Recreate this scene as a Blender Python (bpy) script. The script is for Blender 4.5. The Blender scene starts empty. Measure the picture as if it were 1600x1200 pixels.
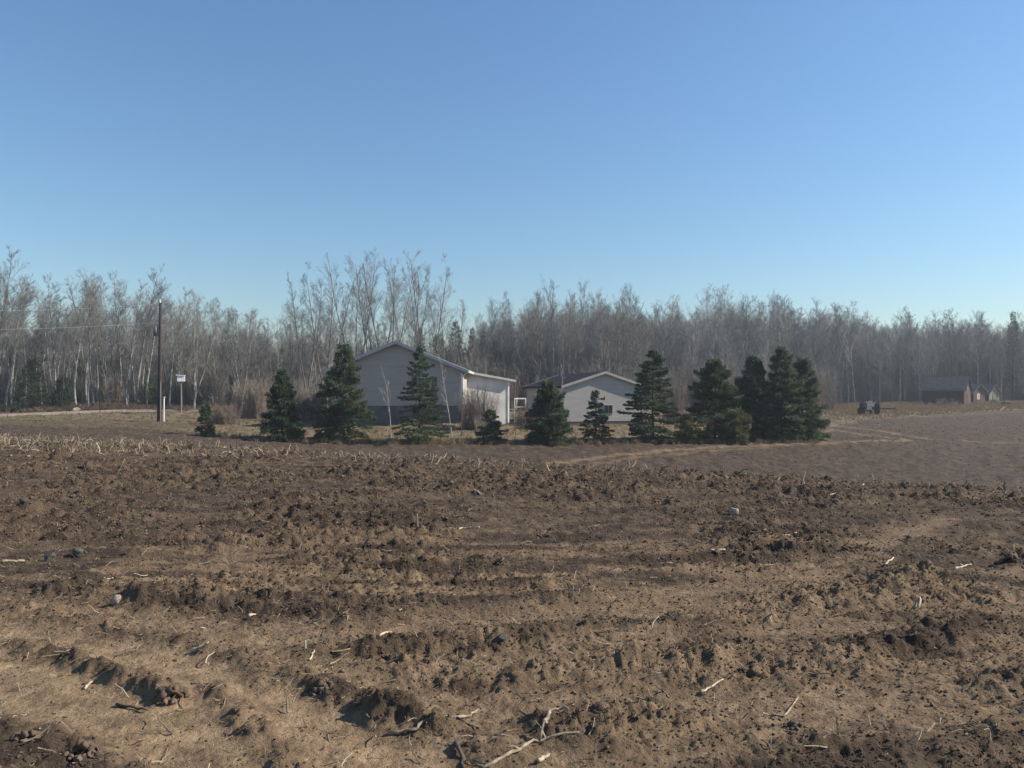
import bpy, math, random
import numpy as np
from mathutils import Vector, Matrix
R = math.radians
SC = bpy.context.scene
COL = SC.collection

# ------------------------------------------------------------------ camera, sky, sun, exposure
FPX, HOR, CAMZ = 1200.0, 615.0, 1.6          # focal length and horizon row on a 1600 x 1200 frame, eye height
cam_d = bpy.data.cameras.new('camera')
cam = bpy.data.objects.new('camera', cam_d); COL.objects.link(cam)
cam.location = (0, 0, CAMZ); cam.rotation_euler = (R(90), 0, 0)
cam_d.sensor_width = 36; cam_d.lens = 36 * FPX / 1600
cam_d.shift_y = (HOR - 600) / 1600
cam_d.clip_start = 0.1; cam_d.clip_end = 6000
SC.camera = cam
SUN_AZ, SUN_EL = 84.0, 35.0                   # azimuth to the right of the view direction
world = bpy.data.worlds.new('World'); SC.world = world; world.use_nodes = True
nt = world.node_tree; nt.nodes.clear()
wo = nt.nodes.new('ShaderNodeOutputWorld'); bg = nt.nodes.new('ShaderNodeBackground'); sk = nt.nodes.new('ShaderNodeTexSky')
sk.sky_type = 'NISHITA'; sk.sun_disc = False
sk.sun_elevation = R(SUN_EL); sk.sun_rotation = R(SUN_AZ)
sk.altitude = 0; sk.air_density = 1.5; sk.dust_density = 0.2; sk.ozone_density = 8.0
bg.inputs['Strength'].default_value = 0.08
nt.links.new(sk.outputs[0], bg.inputs[0]); nt.links.new(bg.outputs[0], wo.inputs[0])
sl = bpy.data.lights.new('sun', 'SUN'); sl.energy = 4.5; sl.angle = R(0.53); sl.color = (1.0, 0.92, 0.80)
sun = bpy.data.objects.new('sun', sl); COL.objects.link(sun)
sd = Vector((math.sin(R(SUN_AZ)) * math.cos(R(SUN_EL)), math.cos(R(SUN_AZ)) * math.cos(R(SUN_EL)), math.sin(R(SUN_EL))))
sun.rotation_euler = sd.to_track_quat('Z', 'Y').to_euler(); sun.location = sd * 200
vs = SC.view_settings
vs.view_transform = 'Standard'; vs.look = 'None'; vs.exposure = 0.82; vs.gamma = 1.0; vs.use_curve_mapping = False
SC.render.engine = 'CYCLES'
SC.cycles.use_denoising = True; SC.cycles.denoiser = 'OPENIMAGEDENOISE'; SC.cycles.denoising_input_passes = 'RGB_ALBEDO_NORMAL'; SC.cycles.denoising_prefilter = 'ACCURATE'
SC.cycles.max_bounces = 5; SC.cycles.diffuse_bounces = 2; SC.cycles.glossy_bounces = 2

# ------------------------------------------------------------------ small helpers
rng = np.random.default_rng(7)
random.seed(7)

def material(name, col, rough=0.85, var=0.0, scale=8.0, col2=None, bump=0.0, bscale=30.0, obj_var=0.0, spec=0.25, detail=6, stretch=None):
    m = bpy.data.materials.new(name); m.use_nodes = True
    n = m.node_tree.nodes; l = m.node_tree.links
    b = n['Principled BSDF']; b.inputs['Roughness'].default_value = rough
    b.inputs['Specular IOR Level'].default_value = spec
    c2 = col2 if col2 else tuple(max(0, c * (1 - var)) for c in col)
    tc = n.new('ShaderNodeTexCoord'); src = tc.outputs['Object']
    if stretch:
        mp = n.new('ShaderNodeMapping'); mp.inputs['Scale'].default_value = stretch
        l.new(src, mp.inputs[0]); src = mp.outputs[0]
    nz = n.new('ShaderNodeTexNoise'); nz.inputs['Scale'].default_value = scale; nz.inputs['Detail'].default_value = detail
    l.new(src, nz.inputs['Vector'])
    rp = n.new('ShaderNodeValToRGB'); rp.color_ramp.elements[0].position = 0.35; rp.color_ramp.elements[1].position = 0.65
    rp.color_ramp.elements[0].color = (*c2, 1); rp.color_ramp.elements[1].color = (*col, 1)
    l.new(nz.outputs[0], rp.inputs[0]); out = rp.outputs[0]
    if obj_var:
        oi = n.new('ShaderNodeObjectInfo'); mr = n.new('ShaderNodeMapRange')
        mr.inputs[3].default_value = 1 - obj_var; mr.inputs[4].default_value = 1 + obj_var
        l.new(oi.outputs['Random'], mr.inputs[0])
        mx = n.new('ShaderNodeVectorMath'); mx.operation = 'SCALE'
        l.new(out, mx.inputs[0]); l.new(mr.outputs[0], mx.inputs['Scale']); out = mx.outputs[0]
    l.new(out, b.inputs['Base Color'])
    if bump:
        nb = n.new('ShaderNodeTexNoise'); nb.inputs['Scale'].default_value = bscale; nb.inputs['Detail'].default_value = 5
        l.new(src, nb.inputs['Vector'])
        bp = n.new('ShaderNodeBump'); bp.inputs['Strength'].default_value = bump; bp.inputs['Distance'].default_value = 0.02
        l.new(nb.outputs[0], bp.inputs['Height']); l.new(bp.outputs[0], b.inputs['Normal'])
    return m

def leaf_material(name, col, col2, obj_var=0.15, transl=0.25, scale=1.2):
    m = material(name, col, 0.7, scale=scale, col2=col2, obj_var=obj_var, spec=0.15)
    n = m.node_tree.nodes; l = m.node_tree.links; b = n['Principled BSDF']
    src = b.inputs['Base Color'].links[0].from_socket
    tr = n.new('ShaderNodeBsdfTranslucent'); mx = n.new('ShaderNodeMixShader'); mx.inputs[0].default_value = transl
    l.new(src, tr.inputs[0]); l.new(b.outputs[0], mx.inputs[1]); l.new(tr.outputs[0], mx.inputs[2])
    l.new(mx.outputs[0], n['Material Output'].inputs[0])
    return m

def mesh_from(name, V, F, smooth=False):
    me = bpy.data.meshes.new(name)
    V = np.asarray(V, np.float32)
    if isinstance(F, np.ndarray) and F.ndim == 2:
        k = F.shape[1]
        me.vertices.add(len(V)); me.vertices.foreach_set('co', V.ravel())
        me.loops.add(F.size); me.loops.foreach_set('vertex_index', F.astype(np.int32).ravel())
        me.polygons.add(len(F)); me.polygons.foreach_set('loop_start', np.arange(0, F.size, k, dtype=np.int32))
        me.update(calc_edges=True)
    else:
        me.from_pydata(V.tolist(), [], F); me.update()
    if smooth:
        me.polygons.foreach_set('use_smooth', [True] * len(me.polygons))
    return me

def obj(name, me, mat=None, parent=None):
    o = bpy.data.objects.new(name, me); COL.objects.link(o)
    if mat is not None and me is not None and not me.materials: me.materials.append(mat)
    if parent is not None: o.parent = parent
    return o
def tag(o, label=None, cat=None, group=None, kind=None):
    if label: o['label'] = label
    if cat: o['category'] = cat
    if group: o['group'] = group
    if kind: o['kind'] = kind
    return o
def empty(name, loc=(0, 0, 0), rz=0.0):
    o = bpy.data.objects.new(name, None); COL.objects.link(o); o.empty_display_size = 0.3
    o.location = loc; o.rotation_euler = (0, 0, rz); return o

class MB:
    """collects boxes, tubes and polygons; build() links them as one mesh"""
    def __init__(s): s.V = []; s.F = []
    def poly(s, pts, faces):
        k = len(s.V); s.V += [tuple(p) for p in pts]; s.F += [tuple(k + i for i in f) for f in faces]; return s
    def box(s, c, d, M=None):
        x, y, z = (q / 2 for q in d)
        P = [Vector((sx * x, sy * y, sz * z)) for sz in (-1, 1) for sy in (-1, 1) for sx in (-1, 1)]
        if M is not None: P = [M @ p for p in P]
        P = [p + Vector(c) for p in P]
        return s.poly(P, [(0, 2, 3, 1), (4, 5, 7, 6), (0, 1, 5, 4), (2, 6, 7, 3), (0, 4, 6, 2), (1, 3, 7, 5)])
    def prism(s, poly2, fn, t0, t1):
        """extrude a 2D outline; fn(u, v, t) gives the point"""
        n = len(poly2); P = [fn(u, v, t0) for u, v in poly2] + [fn(u, v, t1) for u, v in poly2]
        return s.poly(P, [tuple(range(n))[::-1], tuple(range(n, 2 * n))] + [(i, (i + 1) % n, n + (i + 1) % n, n + i) for i in range(n)])
    def tube(s, pts, rad, sides=6, cap=True):
        pts = [Vector(p) for p in pts]; k0 = len(s.V); n = len(pts); ref = None
        for i, p in enumerate(pts):
            t = (pts[min(i + 1, n - 1)] - pts[max(i - 1, 0)])
            t = t.normalized() if t.length > 1e-9 else Vector((0, 0, 1))
            if ref is None: ref = Vector((1, 0, 0)) if abs(t.x) < 0.8 else Vector((0, 1, 0))
            a = (ref - t * ref.dot(t)).normalized(); b = t.cross(a); ref = a
            r = rad[i] if hasattr(rad, '__len__') else rad
            for j in range(sides):
                an = 2 * math.pi * j / sides; s.V.append(tuple(p + a * (r * math.cos(an)) + b * (r * math.sin(an))))
        for i in range(n - 1):
            for j in range(sides):
                q = k0 + i * sides; s.F.append((q + j, q + (j + 1) % sides, q + sides + (j + 1) % sides, q + sides + j))
        if cap:
            s.F.append(tuple(k0 + j for j in range(sides))[::-1]); s.F.append(tuple(k0 + (n - 1) * sides + j for j in range(sides)))
        return s
    def build(s, name, mat, parent=None, smooth=False):
        return obj(name, mesh_from(name, s.V, s.F, smooth), mat, parent)

# ------------------------------------------------------------------ numpy noise
def h2(i, j, s=0):
    i = i.astype(np.int64) & 0xFFFFFFFF; j = j.astype(np.int64) & 0xFFFFFFFF
    h = (i * 374761393 + j * 668265263 + (s * 974634777 + 1013904223)) & 0xFFFFFFFF
    h = ((h ^ (h >> 13)) * 1274126177) & 0xFFFFFFFF
    h = ((h ^ (h >> 15)) * 2246822519) & 0xFFFFFFFF
    return ((h ^ (h >> 16)) & 0xFFFFFF) / float(0x1000000)
def vnoise(x, y, s=0):
    i = np.floor(x); j = np.floor(y); u = x - i; v = y - j
    u = u * u * u * (u * (u * 6 - 15) + 10); v = v * v * v * (v * (v * 6 - 15) + 10)
    a = h2(i, j, s); b = h2(i + 1, j, s); c = h2(i, j + 1, s); d = h2(i + 1, j + 1, s)
    return (a + (b - a) * u) * (1 - v) + (c + (d - c) * u) * v
def fbm(x, y, s=0, o=4):
    r = 0; a = 0.5; t = 0
    for k in range(o):
        r = r + a * vnoise(x * 2 ** k + 17.3 * k, y * 2 ** k - 9.1 * k, s + k); t += a; a *= 0.5
    return r / t
def clods(x, y, cell, s, dens):
    """angular lumps on a jittered grid; height in units of the cell"""
    i = np.floor(x / cell); j = np.floor(y / cell); out = np.zeros_like(x)
    for di in (-1, 0, 1):
        for dj in (-1, 0, 1):
            a = i + di; b = j + dj
            cx = (a + h2(a, b, s)) * cell; cy = (b + h2(a, b, s + 1)) * cell
            r = cell * (0.35 + 0.55 * h2(a, b, s + 2) ** 1.5); th = h2(a, b, s + 3) * 6.283; el = 0.6 + 0.8 * h2(a, b, s + 4)
            dx = x - cx; dy = y - cy; ct = np.cos(th); st = np.sin(th)
            u = (dx * ct + dy * st) / (r * el); v = (-dx * st + dy * ct) / (r / el)
            d = 0.5 * np.maximum(np.abs(u + 0.3 * v), np.abs(v)) + 0.5 * np.hypot(u, v)
            hgt = r * (0.35 + 0.6 * h2(a, b, s + 5)) * (h2(a, b, s + 6) < dens)
            tilt = 1 + (h2(a, b, s + 7) - 0.5) * 1.5 * np.clip(u, -1, 1) + (h2(a, b, s + 8) - 0.5) * np.clip(v, -1, 1)
            out = np.maximum(out, 0.8 * hgt * tilt * np.clip((1 - d) * 2.6, 0, 1))
    return out

# ------------------------------------------------------------------ the lie of the land
def PX(px, d): return (px - 800) / FPX * d
def PZ(py, d): return CAMZ + (HOR - py) / FPX * d
ctrl = []
for px, py, d in [(0, 700, 20.5), (200, 704, 20.5), (400, 712, 19.2), (600, 722, 17.8), (800, 734, 16.4), (1000, 745, 15.2), (1200, 757, 14.0), (1400, 768, 13.1), (1600, 779, 12.3),
                  (0, 684, 32), (250, 690, 31), (450, 705, 29), (650, 722, 28), (850, 737, 27.5), (1050, 750, 27), (1250, 760, 26.5), (1450, 773, 26.5), (1600, 782, 26.5),
                  (-300, 690, 30), (1900, 790, 26),
                  (0, 658, 52), (130, 659, 52), (249, 659, 54), (0, 649, 62), (250, 643, 64), (350, 683, 41), (440, 690, 41), (600, 692, 41), (800, 692, 41.5), (1000, 690, 43), (1150, 690, 44), (1280, 690, 44.5),
                  (400, 665, 50), (590, 663, 50.5), (720, 661, 50), (860, 668, 55), (960, 663, 57), (1010, 664, 58), (780, 668, 51),
                  (1400, 694, 44), (1600, 700, 44), (1400, 662, 70), (1600, 664, 70), (1300, 645, 92), (1450, 641, 98), (1600, 641, 98), (1300, 638, 112), (1450, 633, 113), (1600, 631, 115),
                  (100, 636, 70), (-100, 640, 70), (400, 640, 75), (640, 640, 85), (850, 640, 90), (1100, 640, 105), (1400, 631, 128), (1650, 629, 130)]:
    ctrl.append((PX(px, d), d, PZ(py, d)))
for x in (-14, -7, 0, 7, 14):
    for y in (-6, 0, 3, 6, 9): ctrl.append((x, y, 0.0))
ctrl += [(x, 11.0, 0.02) for x in (-9, -4.5, 0, 4, 7)]
ctrl += [(-300, 0, 0), (300, 0, -1), (-300, 300, 1), (0, 300, 1), (300, 300, 1), (0, -300, 0), (-500, 700, 1), (500, 700, 1), (0, 900, 1), (-60, 30, 0), (60, 20, -1.5), (90, 60, -1), (-80, 90, .6), (-700, -700, 0), (700, -700, 0)]
ctrl = np.array(ctrl)
def _tps():
    n = len(ctrl); d2 = ((ctrl[:, None, :2] - ctrl[None, :, :2]) ** 2).sum(-1)
    K = 0.5 * d2 * np.log(d2 + 1e-9); K[d2 == 0] = 0
    K = K + np.eye(n) * 0.15
    A = np.zeros((n + 3, n + 3)); A[:n, :n] = K; A[:n, n] = 1; A[:n, n + 1:] = ctrl[:, :2]; A[n, :n] = 1; A[n + 1:, :n] = ctrl[:, :2].T
    b = np.zeros(n + 3); b[:n] = ctrl[:, 2]
    return np.linalg.solve(A, b)
TW = _tps()
def ground(x, y):
    x = np.asarray(x, float); y = np.asarray(y, float)
    z = TW[-3] + TW[-2] * x + TW[-1] * y
    for k in range(len(ctrl)):
        d2 = (x - ctrl[k, 0]) ** 2 + (y - ctrl[k, 1]) ** 2 + 1e-9
        z = z + TW[k] * 0.5 * d2 * np.log(d2)
    far = np.clip((np.hypot(x, y) - 160) / 150, 0, 1)
    return z * (1 - far) + 0.8 * far
def G(x, y): return float(ground(np.array([x]), np.array([y]))[0])
def hit(px, py, d0=2.0, d1=200.0):
    """where the line of sight through a photo pixel first meets the land"""
    d = np.geomspace(d0, d1, 1500); x = PX(px, d); z = PZ(py, d); g = ground(x, d)
    k = np.nonzero(z <= g)[0]
    k = k[0] if len(k) else len(d) - 1
    return np.array([x[k], d[k], g[k]])

# wheel lanes: polylines on the ground, half width, strength
def line(pts, d0=2.0): return np.array([hit(a, b, d0)[:2] for a, b in pts])
LANES = [
    (line([(-160, 985), (0, 1015), (200, 1060), (450, 1150), (640, 1290)]), 0.52, 1.0),
    (line([(-100, 940), (150, 965), (330, 1000), (560, 1060), (750, 1120), (960, 1230)]), 0.20, 0.75),
    (line([(300, 985), (520, 1003), (760, 968), (1000, 945), (1250, 903), (1350, 870), (1400, 840), (1470, 813)]), 0.22, 0.62),
    (line([(620, 1060), (820, 1030), (1000, 1005), (1300, 980), (1700, 945)]), 0.15, 0.55),
    (line([(560, 1170), (800, 1110), (1000, 1075), (1300, 1110), (1700, 1130)]), 0.26, 0.7),
    (line([(900, 1230), (1200, 1150), (1400, 1060), (1700, 1020)]), 0.2, 0.55),
]
RIDGES = [(line([(20, 1004), (100, 1028), (200, 1060), (270, 1086)]), 0.013), (line([(-20, 946), (90, 957), (200, 985), (330, 1018), (480, 1064)]), 0.011),
          (line([(330, 1075), (400, 1140), (460, 1205)]), 0.009), (line([(485, 1066), (540, 1083), (600, 1112), (680, 1140)]), 0.022), (line([(0, 1130), (60, 1150), (180, 1200)]), 0.013)]
def ridge(x, y):
    z = np.zeros_like(x)
    nz = fbm(x * 6, y * 6, 66, 3)
    for pl, h in RIDGES:
        d = seg_dist(x, y, pl) + (nz - .5) * .10; z = np.maximum(z, h * np.exp(-(d / .085) ** 2) * (0.3 + 0.9 * vnoise(x * 11, y * 11, 67) + 0.8 * vnoise(x * 27, y * 27, 68)))
    return z
FAR_LANES = [
    (line([(760, 738), (860, 724), (950, 713), (1040, 704), (1150, 697), (1300, 692), (1420, 688)], 24), 0.28, 0.6),
    (line([(800, 742), (900, 727), (1000, 714), (1100, 705), (1200, 699)], 24), 0.22, 0.4),
    (line([(1320, 667), (1370, 673), (1430, 683), (1520, 690), (1600, 693)], 24), 0.3, 0.5),
    (line([(1300, 671), (1350, 679), (1420, 687)], 24), 0.25, 0.45),
    (line([(1440, 652), (1540, 646), (1650, 640)], 24), 0.35, 0.35),
]
def seg_dist(x, y, pl):
    best = np.full(x.shape, 1e9)
    for (ax, ay), (bx, by) in zip(pl[:-1], pl[1:]):
        dx, dy = bx - ax, by - ay; t = np.clip(((x - ax) * dx + (y - ay) * dy) / (dx * dx + dy * dy + 1e-9), 0, 1)
        best = np.minimum(best, np.hypot(x - ax - t * dx, y - ay - t * dy))
    return best
def lane_mask(x, y):
    m = np.zeros_like(x)
    w = fbm(x * 2.2, y * 2.2, 60, 4)
    for pl, hw, st in LANES:
        d = seg_dist(x, y, pl) + (w - 0.5) * 0.5
        m = np.maximum(m, st * np.clip((hw + 0.16 - d) / 0.30, 0, 1))
    for pl, hw, st in FAR_LANES:
        d = seg_dist(x, y, pl) + (w - 0.5) * 0.25
        m = np.maximum(m, st * np.clip((hw + 0.12 - d) / 0.2, 0, 1) * (y > 22))
    k = (y < 12) & (y > 1)
    m[k] = m[k] * np.clip(1 - ridge(x[k], y[k]) * 45, 0, 1)
    return m
# the yard and the verges: dry grass grows where this is 1
FRONT = np.array([[-60, 45], [PX(0, 47), 47], [PX(250, 45), 45], [PX(340, 41), 41], [PX(440, 40.2), 40.2], [PX(600, 40.2), 40.2], [PX(800, 40.5), 40.5], [PX(1000, 42.5), 42.5], [PX(1150, 43), 43], [PX(1285, 43.8), 43.8],
                  [PX(1292, 60), 60], [PX(1285, 90), 90], [PX(1330, 96), 96], [PX(1450, 99), 99], [PX(1600, 103), 103], [110, 110]])
RB = np.array([[PX(1288, 44), 44.0]] + [list(hit(a, b, 30)[:2]) for a, b in ((1310, 668), (1350, 658), (1420, 652), (1500, 647), (1600, 640), (1700, 636))])
RB = RB[np.argsort(RB[:, 0])]
def grass_mask(x, y):
    yf = np.interp(x, FRONT[:9, 0], FRONT[:9, 1])
    a = np.clip((y - yf + (fbm(x * .8, y * .8, 90, 3) - .5) * 1.6) / 0.5, 0, 1)
    yb = np.interp(x, RB[:, 0], RB[:, 1])
    b = np.where(x < RB[0, 0], 1.0, np.clip((y - yb + (fbm(x * .5, y * .5, 91, 3) - .5) * 5) / 1.5, 0, 1))
    weedy = 1 - 0.55 * np.clip((PX(330, 45) - x) / 4, 0, 1) * np.clip((57 - y) / 6, 0, 1)
    return a * b * weedy
def relief(x, y):
    """clods, furrows and wheel marks on top of ground()"""
    r = np.hypot(x, y); z = np.zeros_like(x)
    near = r < 30
    xn = x[near]; yn = y[near]; rn = r[near]
    m = lane_mask(xn, yn); fade = np.clip((30 - rn) / 5, 0, 1)
    rough = fbm(xn * 0.7, yn * 0.7, 5, 4); rough = np.clip((rough - 0.32) / 0.3, 0.12, 1)
    loose = np.clip(1 - 1.05 * m, 0.03, 1) * (0.3 + 0.7 * rough)
    wx = xn + (vnoise(xn * 9, yn * 9, 31) - .5) * 0.05; wy = yn + (vnoise(xn * 9, yn * 9, 32) - .5) * 0.05
    c = clods(wx, wy, 0.26, 100, 0.10) * 0.45 + clods(wx + 3, wy, 0.12, 120, 0.42) * 0.7 + clods(wx, wy + 5, 0.062, 140, 0.8) * 1.0
    nearer = rn < 14
    c2 = np.zeros_like(xn); c2[nearer] = clods(wx[nearer], wy[nearer], 0.033, 160, 0.85) * 1.0 * np.clip((14 - rn[nearer]) / 4, 0, 1)
    big = (fbm(xn * 0.45, yn * 0.9, 11, 3) - 0.5) * 0.13
    a = R(8); t = (-xn * math.sin(a) + yn * math.cos(a)) / 0.62 + fbm(xn * .6, yn * .6, 21, 3) * 1.6
    fur = (np.abs((t % 1.0) - 0.5) * 2) ** 1.4 * 0.05
    tu = (xn * math.cos(a) + yn * math.sin(a)); tv = (-xn * math.sin(a) + yn * math.cos(a))
    rows = (fbm(tu * 0.9, tv * 4.2, 23, 4) - 0.5) * 0.15 + (fbm(tu * 3.0, tv * 9.0, 24, 3) - 0.5) * 0.07
    fine = (fbm(xn * 34, yn * 34, 41, 3) - 0.5) * 0.030 + (fbm(xn * 9, yn * 9, 42, 3) - 0.5) * 0.03
    zz = (big * 0.7 + fur * loose + rows * (0.10 + 0.90 * loose) + (c + c2) * loose * np.interp(rn, [4, 8, 15], [0.55, 0.75, 1.45]) + fine * (0.4 + 0.6 * loose) - 0.03 * m + ridge(xn, yn)) * fade
    zz += (1 - fade) * 0
    z[near] = zz
    mid = (r >= 20) & (r < 140)
    xm = x[mid]; ym = y[mid]; f = np.clip((r[mid] - 20) / 8, 0, 1)
    z[mid] += f * ((fbm(xm * 1.3, ym * 1.3, 51, 4) - 0.5) * 0.22 + (fbm(xm * 4, ym * 4, 55, 3) - .5) * 0.09)
    return z
def GZ(x, y):
    x = np.atleast_1d(np.asarray(x, float)); y = np.atleast_1d(np.asarray(y, float))
    return ground(x, y) + relief(x, y)

def soil_material():
    m = bpy.data.materials.new('ploughed_soil'); m.use_nodes = True
    n = m.node_tree.nodes; l = m.node_tree.links; b = n['Principled BSDF']
    b.inputs['Roughness'].default_value = 0.95; b.inputs['Specular IOR Level'].default_value = 0.12
    tc = n.new('ShaderNodeTexCoord')
    def noise(sc, det=6):
        z = n.new('ShaderNodeTexNoise'); z.inputs['Scale'].default_value = sc; z.inputs['Detail'].default_value = det
        z.inputs['Roughness'].default_value = 0.65
        l.new(tc.outputs['Object'], z.inputs['Vector']); return z.outputs[0]
    def ramp(src, stops):
        r = n.new('ShaderNodeValToRGB'); e = r.color_ramp.elements
        while len(e) < len(stops): e.new(0.5)
        for q, (p, c) in zip(e, stops): q.position = p; q.color = (*c, 1)
        l.new(src, r.inputs[0]); return r.outputs[0]
    def mix(f, a, c):
        x = n.new('ShaderNodeMix'); x.data_type = 'RGBA'; l.new(f, x.inputs[0]); l.new(a, x.inputs[6]); l.new(c, x.inputs[7]); return x.outputs[2]
    dark = ramp(noise(3.0, 12), [(0.3, (0.036, 0.025, 0.019)), (0.5, (0.064, 0.045, 0.032)), (0.72, (0.125, 0.090, 0.060))])
    pale = ramp(noise(7, 8), [(0.3, (0.13, 0.088, 0.053)), (0.5, (0.26, 0.178, 0.105)), (0.72, (0.42, 0.30, 0.185))])
    grass = ramp(noise(1.1, 10), [(0.28, (0.085, 0.068, 0.042)), (0.5, (0.145, 0.108, 0.066)), (0.72, (0.22, 0.165, 0.10))])
    at = n.new('ShaderNodeAttribute'); at.attribute_name = 'cover'
    sp = n.new('ShaderNodeSeparateColor'); l.new(at.outputs['Color'], sp.inputs[0])
    c = mix(sp.outputs[0], dark, pale); c = mix(sp.outputs[1], c, grass)
    l.new(c, b.inputs['Base Color'])
    bp = n.new('ShaderNodeBump'); bp.inputs['Strength'].default_value = 1.0; bp.inputs['Distance'].default_value = 0.03
    l.new(noise(38, 10), bp.inputs['Height']); l.new(bp.outputs[0], b.inputs['Normal'])
    return m
SOIL = soil_material()

def build_ground():
    ang = np.concatenate([np.arange(-43, 43, 0.132), np.linspace(43, 317, 90)[:-1]]) * math.pi / 180
    rad = np.concatenate([np.linspace(0.3, 2.4, 8)[:-1], np.geomspace(2.4, 26, 570)[:-1], np.geomspace(26, 140, 130)[:-1], np.geomspace(140, 1500, 20)])
    A, Rr = np.meshgrid(ang, rad); x = (Rr * np.sin(A)).ravel(); y = (Rr * np.cos(A)).ravel()
    z = ground(x, y) + relief(x, y)
    na, nr = len(ang), len(rad)
    i, j = np.meshgrid(np.arange(nr - 1), np.arange(na), indexing='ij'); j2 = (j + 1) % na
    F = np.stack([i * na + j, i * na + j2, (i + 1) * na + j2, (i + 1) * na + j], -1).reshape(-1, 4)[:, ::-1]
    V = np.stack([x, y, z], -1)
    V = np.vstack([V, [[0, 0, z[:na].mean()]]])
    F = np.vstack([F, np.array([[len(V) - 1, q, (q + 1) % na, (q + 1) % na] for q in range(0)]).reshape(0, 4).astype(int)])
    me = mesh_from('ground', V, F, False)
    ca = me.color_attributes.new('cover', 'FLOAT_COLOR', 'POINT')
    c = np.zeros((len(V), 4), np.float32); c[:, 3] = 1
    lm = lane_mask(x, y); dry = np.clip((fbm(x * 0.9, y * 3.6, 71, 5) - 0.44) * 4.0, 0, 0.55)
    c[:-1, 0] = np.clip(np.maximum(lm * (0.65 + 0.5 * fbm(x * 5, y * 5, 72, 3)), dry * np.clip((11 - np.hypot(x, y)) / 4, .3, 1) * (np.hypot(x, y) < 24)), 0, 1)
    c[:-1, 1] = grass_mask(x, y)
    ca.data.foreach_set('color', c.ravel())
    o = obj('ground', me, SOIL); tag(o, 'ploughed brown field with clods, wheel lanes and a dry grass yard', kind='structure')
build_ground()

# ------------------------------------------------------------------ scattering small loose stuff (instanced on points)
def scatter(name, pts, rot, scl, idx, variants, label, cat=None):
    me = bpy.data.meshes.new(name); me.vertices.add(len(pts)); me.vertices.foreach_set('co', np.asarray(pts, np.float32).ravel())
    for an, ty, arr in (('rot', 'FLOAT_VECTOR', rot), ('scl', 'FLOAT_VECTOR', scl), ('idx', 'INT', idx)):
        a = me.attributes.new(an, ty, 'POINT')
        if ty == 'INT': a.data.foreach_set('value', np.asarray(arr, np.int32))
        else: a.data.foreach_set('vector', np.asarray(arr, np.float32).ravel())
    o = bpy.data.objects.new(name, me); COL.objects.link(o)
    vc = bpy.data.collections.new(name + '_shapes')
    for k, v in enumerate(variants):
        q = bpy.data.objects.new('%s_shape_%02d' % (name, k), v); vc.objects.link(q)
    g = bpy.data.node_groups.new(name, 'GeometryNodeTree')
    g.interface.new_socket('Geometry', in_out='INPUT', socket_type='NodeSocketGeometry'); g.interface.new_socket('Geometry', in_out='OUTPUT', socket_type='NodeSocketGeometry')
    N = g.nodes; L = g.links
    gi = N.new('NodeGroupInput'); go = N.new('NodeGroupOutput'); ip = N.new('GeometryNodeInstanceOnPoints'); ci = N.new('GeometryNodeCollectionInfo')
    ci.inputs[0].default_value = vc; ci.inputs['Separate Children'].default_value = True; ci.inputs['Reset Children'].default_value = True
    def attr(nm, ty):
        a = N.new('GeometryNodeInputNamedAttribute'); a.data_type = ty; a.inputs[0].default_value = nm; return a.outputs[0]
    L.new(gi.outputs[0], ip.inputs['Points']); L.new(ci.outputs[0], ip.inputs['Instance']); ip.inputs['Pick Instance'].default_value = True
    L.new(attr('idx', 'INT'), ip.inputs['Instance Index'])
    e2r = N.new('FunctionNodeEulerToRotation'); L.new(attr('rot', 'FLOAT_VECTOR'), e2r.inputs[0]); L.new(e2r.outputs[0], ip.inputs['Rotation'])
    L.new(attr('scl', 'FLOAT_VECTOR'), ip.inputs['Scale']); L.new(ip.outputs[0], go.inputs[0])
    md = o.modifiers.new('scatter', 'NODES'); md.node_group = g
    tag(o, label, cat, kind='stuff'); return o

def ico(sub):
    import bmesh
    bm = bmesh.new(); bmesh.ops.create_icosphere(bm, subdivisions=sub, radius=1.0)
    V = np.array([v.co[:] for v in bm.verts]); F = np.array([[v.index for v in f.verts] for f in bm.faces]); bm.free(); return V, F
ICO2 = ico(2); ICO3 = ico(3)
def lump_mesh(name, seed, sub=ICO2, facets=9, rough=0.16, flat=0.75):
    g = np.random.default_rng(seed); V, F = sub; V = V.copy()
    for k in range(facets):
        nrm = g.normal(size=3); nrm /= np.linalg.norm(nrm); off = g.uniform(0.45, 0.85)
        d = V @ nrm; V -= np.outer(np.clip(d - off, 0, None), nrm) * 0.92
    for k in range(5):
        w = g.normal(size=3) * 2.2 * (1.5 ** k); V *= (1 + rough / (k + 1) * np.sin(V @ w + g.uniform(0, 6)))[:, None]
    V *= np.array([g.uniform(.85, 1.25), g.uniform(.75, 1.1), flat * g.uniform(.8, 1.1)])
    return mesh_from(name, V, F, False)

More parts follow.
